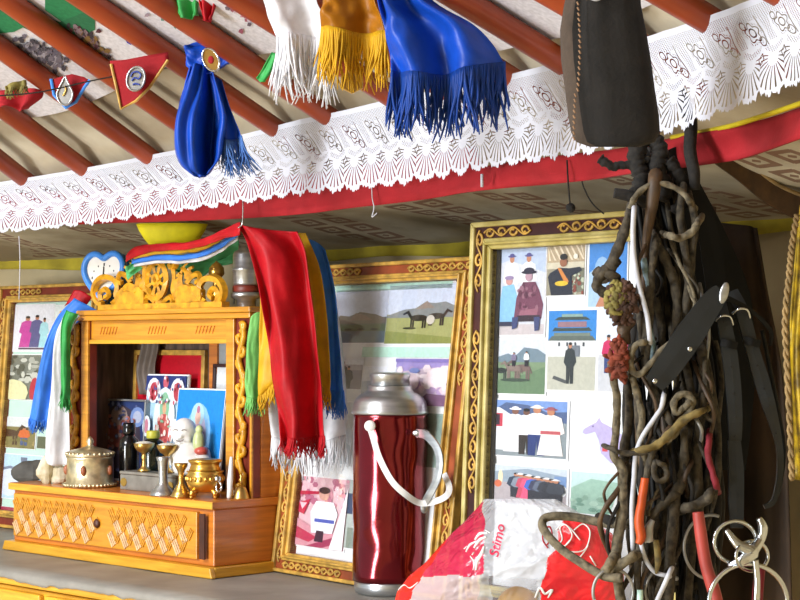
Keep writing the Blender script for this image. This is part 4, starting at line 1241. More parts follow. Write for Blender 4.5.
for s in (-1, 1):
    m = MB(); c0 = p + U45 * (19.5 * k * s * 1.0) + Vector((0, 0, 17 * k))
    m.ball(c0 + Vector((0, 0, 3 * k)), 4 * k, n=10, m=6)
    m.tube([c0 + U45 * (s * 2 * k) + Vector((4 * k * math.cos(a) * .7, -4 * k * math.cos(a) * .7, -5 * k + 5 * k * math.sin(a))) for a in [i * math.pi / 5 for i in range(10)]], 1 * k, n=6, closed=True, res=2)
    m.build('ring_handle', M['gold'] if s < 0 else M['steel'], ce, smooth=True)
m = MB()
for i in range(22):
    a = 2 * math.pi * i / 22; m.ball(p + Vector((math.cos(a) * 18.2 * k, math.sin(a) * 18.2 * k, 19.5 * k)), 2.1 * k, 2.1 * k, 2.8 * k, n=6, m=4)
m.build('relief_band', M['gold'], ce, smooth=True)

# bell
p, k = lip(241, .072)
be = thing('hand_bell', p, 'little brass bell at the right end of the altar shelf', 'bell')
m = MB(); m.lathe(p, [(r * k, h * k) for r, h in [(9, 0), (8.6, 1), (7, 6), (5, 11), (2, 13)]], n=24); m.build('bell_cup', M['brass'], be, smooth=True)
m = MB(); m.lathe(p, [(r * k, h * k) for r, h in [(1.2, 13), (1.2, 17), (2, 19), (1, 21), (1.8, 23), (.4, 25)]], n=12); m.build('handle', M['brass'], be, smooth=True)
# rolled paper slip
p, k = lip(229, .052)
m = MB(); m.tube([p + Vector((0, 0, .001)), p + Vector((.002, 0, 20 * k)), p + Vector((.004, 0, 42 * k))], [2.2 * k, 3 * k, 1.4 * k], n=8)
tag(m.build('paper_slip', M['white_plastic'], smooth=True), 'narrow white paper roll standing between censer and carved column', 'paper')

# porcelain laughing figure
p, k = lip(190, .105)
fig = thing('porcelain_figure', p, 'white porcelain statuette of a laughing bald seated figure with a child', 'figurine')
m = MB()
FX = Vector((.97, -.24, 0)); FY = Vector((.24, .97, 0))
def bl(dx, dz, rx, rz, ry=None, dy=0): m.ball(p + FX * (dx * k) - FY * (dy * k) + Vector((0, 0, dz * k)), rx * k, (ry or rx) * k, rz * k, n=18, m=12)
bl(0, 24, 19, 20, 14); bl(-6, 60, 12.5, 13.5, 12); bl(-4, 38, 17, 14, 13); bl(-20, 12, 13, 11, 9); bl(16, 10, 15, 10, 10); bl(-2, 8, 26, 8, 14); bl(-17, 34, 7, 10, 8); bl(14, 34, 8, 12, 8)
bl(-17.5, 57, 3, 6, 3, 0); bl(5.5, 57, 3, 6, 3, 0); bl(-6, 55, 3, 2.4, 3, 11); bl(-11, 52, 5, 4, 4, 6); bl(-1, 52, 5, 4, 4, 6)
bo = m.build('body', M['porcelain'], fig, smooth=True)
q = bo.modifiers.new('remesh', 'REMESH'); q.mode = 'VOXEL'; q.voxel_size = .0022; q.use_smooth_shade = True
q = bo.modifiers.new('smooth', 'SMOOTH'); q.iterations = 3
m = MB()
for dx in (-11, -2): m.tube([p + FX * ((dx + a * 2.6) * k) - FY * (12.0 * k) + Vector((0, 0, (61 + 1.3 * (1 - a * a)) * k)) for a in (-1, -.5, 0, .5, 1)], .5 * k, n=5)
m.tube([p + FX * ((-6.5 + a * 4.5) * k) - FY * (12.4 * k) + Vector((0, 0, (50.5 + 1.8 * a * a) * k)) for a in (-1, -.5, 0, .5, 1)], [.4 * k, .8 * k, 1 * k, .8 * k, .4 * k], n=6)
m.build('painted_features', mat('faint_grey_glaze', '#8a7f7c', .4), fig, smooth=True)
m = MB(); bl(12, 50, 6, 11, 5, 8); bl(12, 62, 4, 4.5, 4, 6); m.build('child_body', mat('pale_green_glaze', '#b9c48c', .3), fig, smooth=True)
m = MB(); bl(15, 41, 7, 4.5, 7, 9); m.build('child_sash', mat('coral_glaze', '#c4564a', .3), fig, smooth=True)
m = MB(); bl(16, 31, 9, 8, 8, 8); m.build('child_skirt', M['porcelain'], fig, smooth=True)

# ------------------------------------------------------------------ heart clock and silver pots on the cornice
frc = Fr(ALT(0, YF + .045, ZC), -30, math.radians(4))
def hp(px, py): return frc.px(px, py)
cx, czz = hp(104, 284)
ck = thing('heart_clock', frc(cx, 0, 0), 'blue heart shaped plastic clock standing left of the carved crown', 'clock')
S = frc.px(126, 284)[0] - frc.px(104, 284)[0]
hz = (frc.px(104, 254)[1] - frc.px(104, 313)[1]) / 2
def heart(s, n=44):
    o = []
    for i in range(n):
        t = 2 * math.pi * i / n
        x = 16 * math.sin(t) ** 3; z = 13 * math.cos(t) - 5 * math.cos(2 * t) - 2 * math.cos(3 * t) - math.cos(4 * t); tt = min(t, 2 * math.pi - t); z += 4.6 * math.exp(-(tt / .42) ** 2)
        o.append((cx + x / 16 * S * s, hz + .002 + (z + 2.4) / 14.6 * hz * s))
    return o
m = MB(frc)
oh = heart(1.0); ih = heart(.78)
pts = [((a[0] + b[0]) / 2, -.004, (a[1] + b[1]) / 2) for a, b in zip(oh, ih)]
m.tube(pts, .0062, n=10, closed=True, res=1); m.build('rim', M['clock_blue'], ck, smooth=True)
m = MB(frc); m.ext(heart(.85)[::-1], -.002, .012); m.build('face', M['clock_face'], ck)
m = MB(frc); m.ext(heart(.93)[::-1], .012, .022); m.build('back_case', M['clock_blue'], ck)
m = MB(frc); zc = hz * 1.1
for i in range(12):
    a = i * math.pi / 6; x, z = cx + S * .52 * math.sin(a), zc + hz * .45 * math.cos(a); w_ = .0016 if i % 3 else .0026
    m.box(x - w_ * .5, x + w_ * .5, -.003, -.0021, z - w_, z + w_)
m.build('hour_mark', mat('clock_ink', '#1e1e24', .5), ck)
m = MB(frc)
m.ext([(cx - .001, zc), (cx + .001, zc), (cx + .0008, zc + hz * .38), (cx - .0008, zc + hz * .38)][::-1], -.0045, -.0035); m.ext([(cx, zc - .001), (cx, zc + .001), (cx - S * .3, zc - hz * .3), (cx - S * .3 - .001, zc - hz * .3 - .001)], -.0055, -.0046)
m.build('hand', mat('clock_ink2', '#1e1e24', .5), ck)

def top(px, y, z=ZC): return lip(px, y, z)
p, k = top(246, YF + .040)
sp = thing('milk_pail', p, 'stacked aluminium container with swivel bail handle, right of the crown under the scarves', 'container')
m = MB(); m.lathe(p, [(r * k, h * k) for r, h in [(9, 0), (9.5, 1), (9.5, 8), (15, 10), (16, 12), (15.5, 15)]], n=30); m.build('foot', M['alu'], sp, smooth=True)
m = MB(); m.lathe(p, [(r * k, h * k) for r, h in [(13.5, 15.2), (14, 17), (14, 21), (12.6, 22)]], n=30); m.build('band', M['redbrown'], sp, smooth=True)
m = MB(); m.lathe(p, [(r * k, h * k) for r, h in [(13, 22.2), (13.6, 24), (13.6, 36), (14.6, 37), (14.6, 39), (13.6, 40), (13.6, 53), (12, 56), (8, 58), (8, 62), (.5, 63)]], n=30); m.build('body', M['alu'], sp, smooth=True)
m = MB(); m.tube([p + U45 * (-15 * k) + Vector((0, 0, 42 * k)), p + U45 * (-19 * k) + Vector((0, 0, 30 * k)), p + U45 * (-19 * k) + Vector((0, 0, 12 * k)), p + U45 * (-10 * k) + Vector((0, 0, 4 * k)) - N45 * 8 * k], 1 * k, n=6); m.build('bail', M['alu_dull'], sp, smooth=True)
p, k = top(216, YF + .03)
m = MB(); m.lathe(p, [(r * k, h * k) for r, h in [(5, 0), (6, 1), (4, 22), (3, 28), (8, 34), (7.5, 40), (4, 44), (.5, 47)]], n=16)
tag(m.build('brass_finial', M['gold'], smooth=True), 'little golden finial standing behind the right scroll of the crown', 'ornament')
# yellow hat shape above the scarves: a lemon felt bowl
D = 3.36
m = MB(); c_ = P(172, 240, D)
k = D / F
m.lathe(c_, [(4 * k, -8 * k), (22 * k, -6 * k), (28 * k, 1 * k), (33 * k, 9 * k), (36 * k, 16 * k), (34 * k, 16 * k), (26 * k, 3 * k), (4 * k, -5 * k)], n=30, sy=.45)
tag(m.build('lemon_bowl', M['lemon'], smooth=True), 'lemon yellow felt bowl lying behind the folded scarves above the crown', 'bowl')

# ------------------------------------------------------------------ flask
p = P(390, 592, 2.87); p.z = ZT; k = p.y / F
fl = thing('vacuum_flask', p, 'tall dented red metallic vacuum flask with aluminium shoulder', 'flask')
def dent(a, h):
    h /= k
    return 1 + .035 * noise.noise(Vector((math.cos(a) * 1.3, math.sin(a) * 1.3, h * .028))) + .02 * noise.noise(Vector((math.cos(a) * 2.4, math.sin(a) * 2.4, h * .06 + 5)))
m = MB(); m.lathe(p, [(r * k, h * k) for r, h in [(33, 0), (35, 2), (36, 5), (36, 12), (35, 13)]], n=48); m.build('base_ring', M['alu'], fl, smooth=True)
m = MB(); m.lathe(p, [(37 * k, (13 + i * 5.55) * k) for i in range(31)], n=64, dent=dent); m.build('body', M['thermos'], fl, smooth=True)
m = MB(); m.lathe(p, [(r * k, h * k) for r, h in [(38.5, 178), (38.8, 180), (38, 182), (36, 190), (33.5, 194), (30, 197), (24, 200), (22.5, 202), (22, 205), (21.5, 206)]], n=48); m.build('shoulder', M['alu'], fl, smooth=True)
m = MB(); m.lathe(p, [(r * k, h * k) for r, h in [(19.5, 206.2), (19.5, 214), (20.5, 216), (20.3, 218), (18, 219), (.5, 219.5)]], n=40)
m.build('cup_lid', M['alu'], fl, smooth=True)
def fp(px, py, dy=0): return P(px, py, p.y + dy)
m = MB(); m.strap([fp(370, 428, -.062), fp(373, 437, -.068), fp(379, 457, -.085), (fp(391, 480, -.10)), fp(405, 494, -.10), fp(420, 503, -.085), fp(436, 501, -.09), fp(447, 495, -.10), fp(449, 486, -.095), fp(444, 474, -.08)], .0095, .003); m.ball(fp(370, 426, -.064), .009, .004, .009, n=12, m=8)
m.build('carry_strap', M['white_plastic'], fl)
m = MB(); m.strap([fp(417, 433, -.062), fp(427, 436, -.085), fp(437, 448, -.10), (fp(440, 464, -.105)), fp(436, 482, -.10), fp(426, 501, -.085), fp(423, 509, -.07)], .0125, .003, up=(-.6, -.8, 0))
m.ball(fp(421, 433, -.064), .014, .006, .006, n=12, m=8); m.ball(fp(424, 507, -.078), .006, .004, .010, n=12, m=8)
m.build('side_handle', M['alu'], fl)

# ------------------------------------------------------------------ plastic bag
def bagmat():
    m_, nt, b, out = newmat('printed_plastic_film')
    a = nt.nodes.new('ShaderNodeAttribute'); a.attribute_name = 'Col'
    nt.links.new(a.outputs['Color'], b.inputs['Base Color']); b.inputs['Roughness'].default_value = .22
    n = nt.nodes.new('ShaderNodeTexNoise'); n.inputs['Scale'].default_value = 26; n.inputs['Distortion'].default_value = 1.2
    tc = nt.nodes.new('ShaderNodeTexCoord'); nt.links.new(tc.outputs['Object'], n.inputs[0])
    bp = nt.nodes.new('ShaderNodeBump'); bp.inputs['Strength'].default_value = .6; bp.inputs['Distance'].default_value = .012
    nt.links.new(n.outputs[0], bp.inputs['Height']); nt.links.new(bp.outputs[0], b.inputs['Normal'])
    t = nt.nodes.new('ShaderNodeBsdfTransparent')
    mx = nt.nodes.new('ShaderNodeMixShader'); nt.links.new(a.outputs['Alpha'], mx.inputs[0]); nt.links.new(t.outputs[0], mx.inputs[1]); nt.links.new(b.outputs[0], mx.inputs[2])
    nt.links.new(mx.outputs[0], out.inputs[0])
    return m_
BD = 2.52
bag = thing('carrier_bag', Vector((.14, BD, ZT)), 'crumpled clear and red printed plastic bag lying in front of the right frame', 'plastic bag')
brows = [(499, 484, 556), (508, 477, 572), (520, 466, 590), (533, 452, 612), (548, 438, 620), (562, 426, 622), (577, 408, 624), (592, 397, 624), (612, 392, 624), (630, 392, 622)]
def bag_pt(u, v, back=0):
    i = v * (len(brows) - 1); j = min(int(i), len(brows) - 2); t = i - j
    y = brows[j][0] * (1 - t) + brows[j + 1][0] * t; a = brows[j][1] * (1 - t) + brows[j + 1][1] * t; b_ = brows[j][2] * (1 - t) + brows[j + 1][2] * t
    bulge = (math.sin(math.pi * min(1, max(0, u))) ** .6) * (.015 + .06 * math.sin(math.pi * min(1, v * .9 + .05)) ** .8)
    cr = .016 * noise.noise(Vector((u * 3.2, v * 2.6, 7))) + .008 * abs(noise.noise(Vector((u * 8, v * 6, 2)))) + .003 * noise.noise(Vector((u * 22, v * 18, 3)))
    x = a + (b_ - a) * u
    BD = 2.50 - .12 * min(1, max(0, u))
    if back: return P(x, y, BD + bulge * .7 + cr * .5 * math.sin(math.pi * u))
    q = P(x, y, BD - bulge + cr * math.sin(math.pi * u))
    q.z = max(q.z, ZT + .002)
    return q
NU, NVb = 190, 120
def bcol(px, py):
    # printed zones by where they sit on the bag
    w_ = 5 * noise.noise(Vector((px * .06, py * .06, 0))); px += w_; py += 4 * noise.noise(Vector((px * .05, 3, py * .05)))
    if px < 408 + (600 - py) * .62 and px < 470 and py > 505: return (*lin('#e02018'), .96)
    if px < 484 and py < 575 and py > 503: return (*lin('#b51b44'), .93)
    if py >= 575 and px < 480: return (*lin('#c9b6bc'), .62)
    if px > 536 + (600 - py) * .36 and py > 518 and px > 540: return (*lin('#e0141e'), .96)
    if py > 578 and 490 < px < 538: return (*lin('#ccd0d8'), .16)
    return (*lin('#ccd0d8'), .42)
def fill(back):
    g = [[bag_pt(i / NU, j / NVb, back) for i in range(NU + 1)] for j in range(NVb + 1)]
    if back:
        for r in g:
            for q in r: q.z = max(q.z, ZT + .002)
    return g
def cc(i, j):
    v = (i + .5) / NVb; u = (j + .5) / NU
    ii = v * (len(brows) - 1); jj = min(int(ii), len(brows) - 2); t = ii - jj
    y = brows[jj][0] * (1 - t) + brows[jj + 1][0] * t; a = brows[jj][1] * (1 - t) + brows[jj + 1][1] * t; b_ = brows[jj][2] * (1 - t) + brows[jj + 1][2] * t
    return bcol(a + (b_ - a) * u, y)
BM = bagmat()
m = MB(); m.grid(fill(0), col=cc); m.build('front_film', BM, bag, smooth=True)
m = MB(); m.grid([r[::-1] for r in fill(1)], col=(*lin('#ccd0d8'), .35)); m.build('back_film', BM, bag, smooth=True)
# print marks: leaf strokes, lettering, outline apple loops
def on_bag(px, py, off=.0016):
    # find bag surface point nearest image position
    d = ray(px, py)
    v = 0; 
    for j in range(len(brows) - 1):
        if brows[j][0] <= py <= brows[j + 1][0]: v = (j + (py - brows[j][0]) / (brows[j + 1][0] - brows[j][0])) / (len(brows) - 1)
    ii = v * (len(brows) - 1); jj = min(int(ii), len(brows) - 2); t = ii - jj
    a = brows[jj][1] * (1 - t) + brows[jj + 1][1] * t; b_ = brows[jj][2] * (1 - t) + brows[jj + 1][2] * t
    q = bag_pt((px - a) / (b_ - a), v)
    return q - (q - EYE).normalized() * off
for pts, r in (([(466, 552), (470, 545), (477, 541)], .0022), ([(470, 556), (474, 562), (473, 570)], .0012), ([(474, 548), (480, 540), (486, 537)], .003), ([(475, 540), (480, 534), (487, 533)], .003), ([(476, 570), (477, 562), (482, 553), (484, 546)], .003), ([(464, 549), (467, 546)], .0018), ([(472, 555), (474, 552)], .002), ([(485, 530), (490, 533)], .0018),
               ([(398, 590), (404, 585), (410, 588), (418, 582)], .0012), ([(535, 598), (540, 588), (545, 594), (552, 590), (548, 598)], .0022)):
    m = MB(); m.tube([on_bag(*q) for q in pts], [r * .5] + [r] * (len(pts) - 2) + [r * .4], n=6, flat=.2)
    m.build('emblem_stroke', M['white_plastic'], bag, smooth=True)
m = MB()
m.tube([on_bag(*q, .003) for q in [(548, 548), (543, 540), (544, 530), (550, 527), (552, 536), (547, 545)]], .0011, n=5)
m.build('red_loop_print', M['red_cloth'], bag, smooth=True)
for pts in ([(553, 548), (562, 540), (560, 528), (566, 525), (572, 535), (566, 545), (556, 546)], [(574, 530), (583, 524), (590, 532), (586, 548), (576, 552), (564, 549), (570, 540)], [(556, 530), (562, 524), (570, 528), (580, 540)], [(568, 556), (576, 560), (584, 552), (588, 545)], [(590, 556), (596, 566)]):
    m = MB(); m.tube([on_bag(*q, .002) for q in pts], .0009, n=5)
    m.build('line_print', M['white_plastic'], bag, smooth=True)
def text_mesh(s, name, fn, mt, parent, shear=.25):
    cu = bpy.data.curves.new('t', 'FONT'); cu.body = s; cu.size = 1; cu.shear = shear; cu.extrude = 0; cu.offset = .018
    o = bpy.data.objects.new('t', cu); COL.objects.link(o)
    dg = bpy.context.evaluated_depsgraph_get(); me = bpy.data.meshes.new_from_object(o.evaluated_get(dg))
    bpy.data.objects.remove(o)
    m = MB()
    ids = [m.V(fn(v.co.x, v.co.y)) for v in me.vertices]
    for f in me.polygons: m.Fc([ids[i] for i in f.vertices])
    bpy.data.meshes.remove(me)
    return m.build(name, mt, parent)
text_mesh('Stimo', 'lettering', lambda x, y: on_bag(498 + x * 3.0 - y * 13.5, 558 - x * 14 - y * 2, .004), M['maroon'] if 0 else mat('crimson_print', '#c01844', .4), bag)
# bread inside
for q_, r_, lb in (((517, 607), (.030, .022, .028), 'golden bread roll inside the plastic bag, the right one'), ((478, 612), (.03, .022, .022), 'golden bread roll inside the plastic bag, the low left one')):
    m = MB(); m.ball(P(*q_, BD - .075), *r_, n=18, m=12, jit=.1)
    for v in m.v: v.z = max(v.z, ZT + .004)
    tag(m.build('bread_roll', M['bread'], smooth=True), lb, 'bread')
# ------------------------------------------------------------------ scarves
def scarf(name, label, rows, mt, dsp=None, fr=None, cat='scarf', group=None, nu=24, nv=30, thick=.0012, parts=None, root=None):
    g = sheet(None, rows, nu, nv, dsp)
    own = root is None
    if own: root = thing(name, g[0][len(g[0]) // 2], label, cat, group)
    m = MB(); m.grid(g); m.build('silk' if own else 'fold', M[mt], root, smooth=True, solid=thick)
    if fr:
        ln, n, seed = fr[:3]; fm = fr[3] if len(fr) > 3 else mt
        m = MB(); fringe(m, g[-1], ln, n, seed=seed, r=fr[4] if len(fr) > 4 else .0011, spread=fr[5] if len(fr) > 5 else .2)
        tag(m.build('fringe', M[fm], root, smooth=True), kind='stuff')
    return root
def rowsD(D, rows): return [[(x, y, D + (z[0] if z else 0)) for x, y, *z in r] for r in rows]

# layered altar scarves: each colour is one scarf that runs over the crown and hangs at the right
def drape(label, mt, over, hang, D1, D2, dsp, fr, fr2=None):
    """over: rows left->right of (x,ytop,ybot); hang: rows"""
    g2 = sheet(None, rowsD(D2, hang), 24, 36, dsp)
    root = thing('khata_scarf', g2[0][0], label, 'scarf', 'khata scarves draped over the altar crown')
    m = MB(); m.grid(g2); m.build('hanging_end', M[mt], root, smooth=True, solid=.0012)
    if over:
        r0 = [(x, a, D1 + (D2 - D1) * max(0, (x - 125) / 115)) for x, a, b in over]; r1 = [(x, (a + b) / 2, D1 - .006 + (D2 - D1) * max(0, (x - 125) / 115)) for x, a, b in over]; r2 = [(x, b, D1 + (D2 - D1) * max(0, (x - 125) / 115)) for x, a, b in over]
        g = sheet(None, [r0, r1, r2], 40, 8, lambda u, v, p: Vector((0, .006 * noise.noise(Vector((u * 9, v * 2, p.z * 30))), .002 * noise.noise(Vector((u * 12, v * 3, 1))))))
        m = MB(); m.grid(g); m.build('folded_length', M[mt], root, smooth=True, solid=.002)
    if fr:
        m = MB(); fringe(m, g2[-1], fr[0], fr[1], seed=fr[2], r=.0012, spread=.15); tag(m.build('fringe', M[fr[3] if len(fr) > 3 else mt], root, smooth=True), kind='stuff')
    return root
D1 = 3.36
drape('red silk scarf, topmost and widest of those draped over the crown', 's_red',
      [(126, 256, 262), (135, 247, 257), (155, 244, 251), (180, 243, 250), (203, 239, 246), (220, 231, 240), (240, 222, 235)],
      [[(236, 224), (262, 229), (299, 232)], [(248, 250), (280, 254), (308, 252)], [(259, 295), (290, 296), (315, 296)], [(266, 350), (296, 352), (321, 352)], [(272, 400), (300, 401), (326, 400)], [(278, 437), (303, 440), (329, 437)]],
      D1 - .03, 2.92, folds(1.7, .024, .5), (.030, 110, 4))
drape('yellow silk scarf showing on both sides of the long red one', 's_yel',
      [(134, 254, 259), (155, 250, 254), (180, 249, 253), (201, 246, 250), (218, 237, 242), (238, 224, 230)],
      [[(252, 236), (280, 233), (306, 233)], [(259, 290), (290, 290), (321, 270)], [(258, 340), (290, 340), (328, 320)], [(257, 390), (290, 372), (331, 375)], [(257, 398), (290, 376), (331, 392)]],
      D1 - .02, 2.96, folds(1.5, .008, 1), (.032, 90, 5))
drape('sky blue silk scarf hanging behind the right edge of the red one', 's_blue2',
      [(132, 259, 264), (155, 255, 260), (182, 255, 260), (203, 251, 256), (222, 241, 247), (238, 228, 236)],
      [[(292, 238), (312, 240), (326, 250)], [(300, 290), (322, 290), (336, 290)], [(306, 340), (326, 340), (340, 338)], [(310, 390), (330, 392), (345, 392)]],
      D1 - .012, 2.99, folds(1.5, .009, 2), (.042, 80, 6))
drape('white silk scarf whose fringed ends show below the red one', 's_white',
      [(134, 264, 267), (155, 259, 263), (182, 259, 263), (203, 255, 260), (222, 246, 251), (238, 233, 240)],
      [[(262, 300), (300, 300), (336, 300)], [(266, 360), (300, 362), (344, 360)], [(270, 410), (305, 415), (347, 410)], [(272, 438), (306, 446), (346, 436)]],
      D1 - .006, 3.02, folds(2.5, .008, 3), (.055, 90, 7))
drape('pale green silk scarf hanging at the left of the yellow one', 's_green2',
      None,
      [[(250, 318), (258, 312), (268, 315)], [(246, 345), (254, 345), (264, 345)], [(245, 380), (254, 380), (263, 380)], [(246, 398), (255, 400), (262, 398)]],
      D1, 2.985, folds(1.2, .006, 2), (.028, 40, 8))
g = scarf('khata_scarf', 'bright green silk scarf crumpled just above the carved wheel', rowsD(3.33, [[(126, 266), (140, 259), (165, 258), (190, 262), (212, 256), (238, 238)], [(126, 275), (142, 265), (165, 264), (192, 272), (214, 262), (240, 252)], [(128, 280), (144, 268), (166, 268), (196, 278), (216, 268), (238, 262)]]),
          's_green3', lambda u, v, p: Vector((0, .012 * noise.noise(Vector((u * 9, v * 3, 2))), .004 * noise.noise(Vector((u * 8, v * 4, 9))))), group=None, nu=40, nv=12)
# left ends: blue, green, white hanging behind the altar column
DL = 3.47
scarf('hanging_scarf', 'sky blue scarf with frayed end hanging over the left picture frame', rowsD(DL - .01, [[(74, 298), (84, 303), (100, 312)], [(56, 318), (64, 322), (76, 324)], [(42, 352), (49, 354), (58, 354)], [(33, 395), (42, 397), (52, 396)], [(28, 420), (38, 422), (49, 420)]]),
      's_blue2', folds(1.4, .006, 1), (.022, 60, 11))
scarf('hanging_scarf', 'white silk scarf hanging beside the left carved column down to the shelf', rowsD(DL - .03, [[(62, 318), (72, 314), (80, 316)], [(54, 340), (60, 342), (68, 344)], [(50, 390), (59, 392), (69, 392)], [(46, 440), (57, 442), (70, 442)], [(44, 462), (57, 466), (70, 464)]]),
      's_white', folds(1.3, .007, 2), None)
scarf('hanging_scarf', 'grass green scarf hanging between the white scarf and the carved column', rowsD(DL - .045, [[(66, 310), (71, 312), (78, 314)], [(61, 326), (65, 328), (70, 330)], [(60, 370), (64, 372), (69, 374)], [(60, 396), (64, 400), (69, 402)]]),
      's_green', folds(1.2, .006, .5), (.02, 40, 12))
scarf('hanging_scarf', 'short red scarf corner showing left of the clock above the blue scarf', rowsD(DL + .012, [[(74, 290), (82, 291), (92, 297)], [(64, 306), (74, 302), (86, 306)]]), 's_red', folds(1, .003, .5), None, nv=6)

M['s_blue_d'] = silk('deep_blue_fringe', '#123c8c', .1)
# ------------------------------------------------------------------ roof scarves
scarf('fringed_scarf', 'white fringed silk scarf hanging from the roof, left of the amber one', rowsD(2.25, [[(250, -80), (280, -80), (318, -80)], [(256, -30), (285, -28), (318, -30)], [(262, 0), (288, 4), (318, 0)], [(268, 20), (292, 24), (326, 18)], [(275, 38), (298, 36), (334, 44)]]),
      's_white', folds(1.6, .010, 1), (.078, 95, 21, 's_white', .0014, .22))
scarf('fringed_scarf', 'amber silk scarf with yellow fringe hanging between the white and blue ones', rowsD(2.22, [[(322, -80), (345, -80), (372, -80)], [(322, -30), (345, -30), (372, -30)], [(321, 0), (348, 2), (376, 0)], [(320, 14), (350, 20), (382, 16)], [(319, 26), (352, 34), (388, 34)]]),
      's_gold', folds(1.4, .012, 2), (.068, 110, 22, 's_yel', .0014, .15))
scarf('fringed_scarf', 'large royal blue fringed scarf fanned out at the roof centre', rowsD(2.12, [[(366, -80), (385, -80), (400, -80)], [(372, -30), (395, -30), (412, -30)], [(377, 0), (402, 2), (432, 0)], [(382, 25), (422, 24), (470, 22)], [(386, 48), (430, 50), (490, 42)], [(390, 72), (440, 76), (502, 62)]]),
      's_blue', folds(2.2, .016, .5), (.072, 120, 23, 's_blue_d', .0019, .2))
# knotted blue scarf near the left
kn = thing('knotted_scarf', P(205, 62, 2.62), 'royal blue silk scarf knotted in a hanging loop with a pinned medal, left of centre', 'scarf')
D = 2.62
def kd(u, v, p):
    cav = .075 * math.exp(-((u - .70) / .16) ** 2) * math.sin(math.pi * min(1, v * 1.05)) ** .7
    f = .010 * math.sin(u * 17 + 2 * math.sin(v * 3)) * (1 - .5 * v) + .008 * noise.noise(Vector((u * 5, v * 3, 2))) - .03 * math.sin(math.pi * u) * math.sin(math.pi * v)
    return Vector((.1 * f, cav + f, 0))
g = sheet(None, rowsD(D, [[(190, 66), (198, 64), (206, 64), (212, 66)], [(181, 96), (194, 94), (208, 92), (220, 94)], [(175, 122), (190, 122), (208, 120), (226, 118)], [(174, 146), (190, 148), (206, 148), (223, 142)], [(180, 164), (191, 168), (206, 168), (219, 160)], [(192, 174), (197, 177), (203, 177), (209, 173)]]), 42, 40, kd)
m = MB(); m.grid(g); m.build('loop', M['s_blue'], kn, smooth=True, solid=.002)
g = sheet(None, rowsD(D + .01, [[(184, 46), (200, 42), (222, 40), (240, 45)], [(186, 56), (202, 56), (224, 52), (242, 58)], [(186, 66), (200, 74), (214, 72), (226, 64)]]), 18, 10, lambda u, v, p: Vector((0, .012 * noise.noise(Vector((u * 5, v * 4, 2))), 0)))
m = MB(); m.grid(g); m.build('knot', M['s_blue'], kn, smooth=True, solid=.002)
g = sheet(None, rowsD(D + .015, [[(208, 72), (214, 76), (222, 80)], [(212, 100), (222, 102), (230, 106)], [(214, 125), (226, 126), (238, 126)], [(218, 142), (230, 142), (243, 138)]]), 12, 14, folds(1.5, .008, 1))
m = MB(); m.grid(g); m.build('tail', M['s_blue'], kn, smooth=True, solid=.0012)
m = MB(); fringe(m, g[-1], .05, 90, seed=31, r=.0011, spread=.35, drop=(.25, 0, -1)); tag(m.build('fringe', silk('faded_blue', '#4f7ac0'), kn, smooth=True), kind='stuff')

def medal(px, py, D, rx, ry, face, rim, label, kind_='oval', tilt=0, extra=None):
    c = P(px, py, D); k = D / F
    t = thing('medal', c, label, 'medal')
    f = Fr(c, 0, 0)
    def out(s, n=24):
        if kind_ == 'hex': n = 6
        o = []
        for i in range(n):
            a = 2 * math.pi * i / n + (math.pi / 6 if kind_ == 'hex' else 0)
            x, z = rx * s * k * math.cos(a), ry * s * k * math.sin(a)
            if kind_ == 'drop' and z > 0: x *= max(.12, 1 - z / (ry * k) * .85) ; z *= 1.35
            o.append((x * math.cos(tilt) - z * math.sin(tilt), x * math.sin(tilt) + z * math.cos(tilt)))
        return o
    m = MB(f); m.ext(out(1)[::-1], -.001, .003); m.build('disc', face, t, bevel=.0005)
    m = MB(f); m.tube([(x, -.002, z) for x, z in out(.94)], 1.1 * k, n=6, closed=True, res=1); m.build('rim', rim, t, smooth=True)
    if extra:
        m = MB(f); extra(m, k); m.build('emblem', extra.mt, t, smooth=True)
    return t
def em1(m, k):
    m.tube([(x * k, -.0025, z * k) for x, z in ((-4, -2), (-1, 1), (3, 0), (5, 4), (2, 7), (-3, 6), (-5, 2))], .9 * k, n=5)
    m.tube([(x * k, -.0025, z * k) for x, z in ((-3, -6), (0, -5), (4, -6))], .9 * k, n=5)
em1.mt = mat('blue_enamel', '#34489a', .3)
def em2(m, k): m.tube([(x * k, -.0025, z * k) for x, z in ((-2, -3), (0, 0), (1, 4), (0, 7))], 1 * k, n=5)
em2.mt = M['brass']
def em3(m, k): m.ball((0, -.002, 0), 3 * k, .001, 4 * k)
em3.mt = M['red_cloth']
# pennants
def pennant(label, outer, D, cloth, trim, px_trim, tr_r=.0022):
    r = thing('pennant', P(*outer[0], D), label, 'pennant')
    n = len(outer)
    m = MB()
    cx = sum(p[0] for p in outer) / n; cy = sum(p[1] for p in outer) / n
    g = []
    for s in range(7):
        g.append([P(cx + (x - cx) * s / 6, cy + (y - cy) * s / 6, D + .004 * noise.noise(Vector((x * .1, s, 0)))) for x, y in outer])
    m.grid(g, closed_u=True); m.build('cloth', M[cloth], r, smooth=True, solid=.0015)
    m = MB(); m.tube([P(x, y, D - .002) for x, y in px_trim], tr_r, n=6, smooth=False); m.build('edging', trim, r)
    return r
pennant('red pennant with gold edging pinned with an oval silver medal', [(110, 61), (125, 60), (145, 56), (168, 52), (169, 59), (160, 72), (148, 90), (136, 101), (121, 109), (117, 92), (111, 72)], 2.66, 'red_cloth', M['gilt'], [(111, 64), (117, 90), (121, 109), (136, 101), (150, 87), (168, 60)])
medal(136, 79, 2.645, 9.5, 13, M['alu_dull'], M['alu'], 'oval silver medal with blue enamel sign pinned on the gold edged red pennant', tilt=-.25, extra=em1)
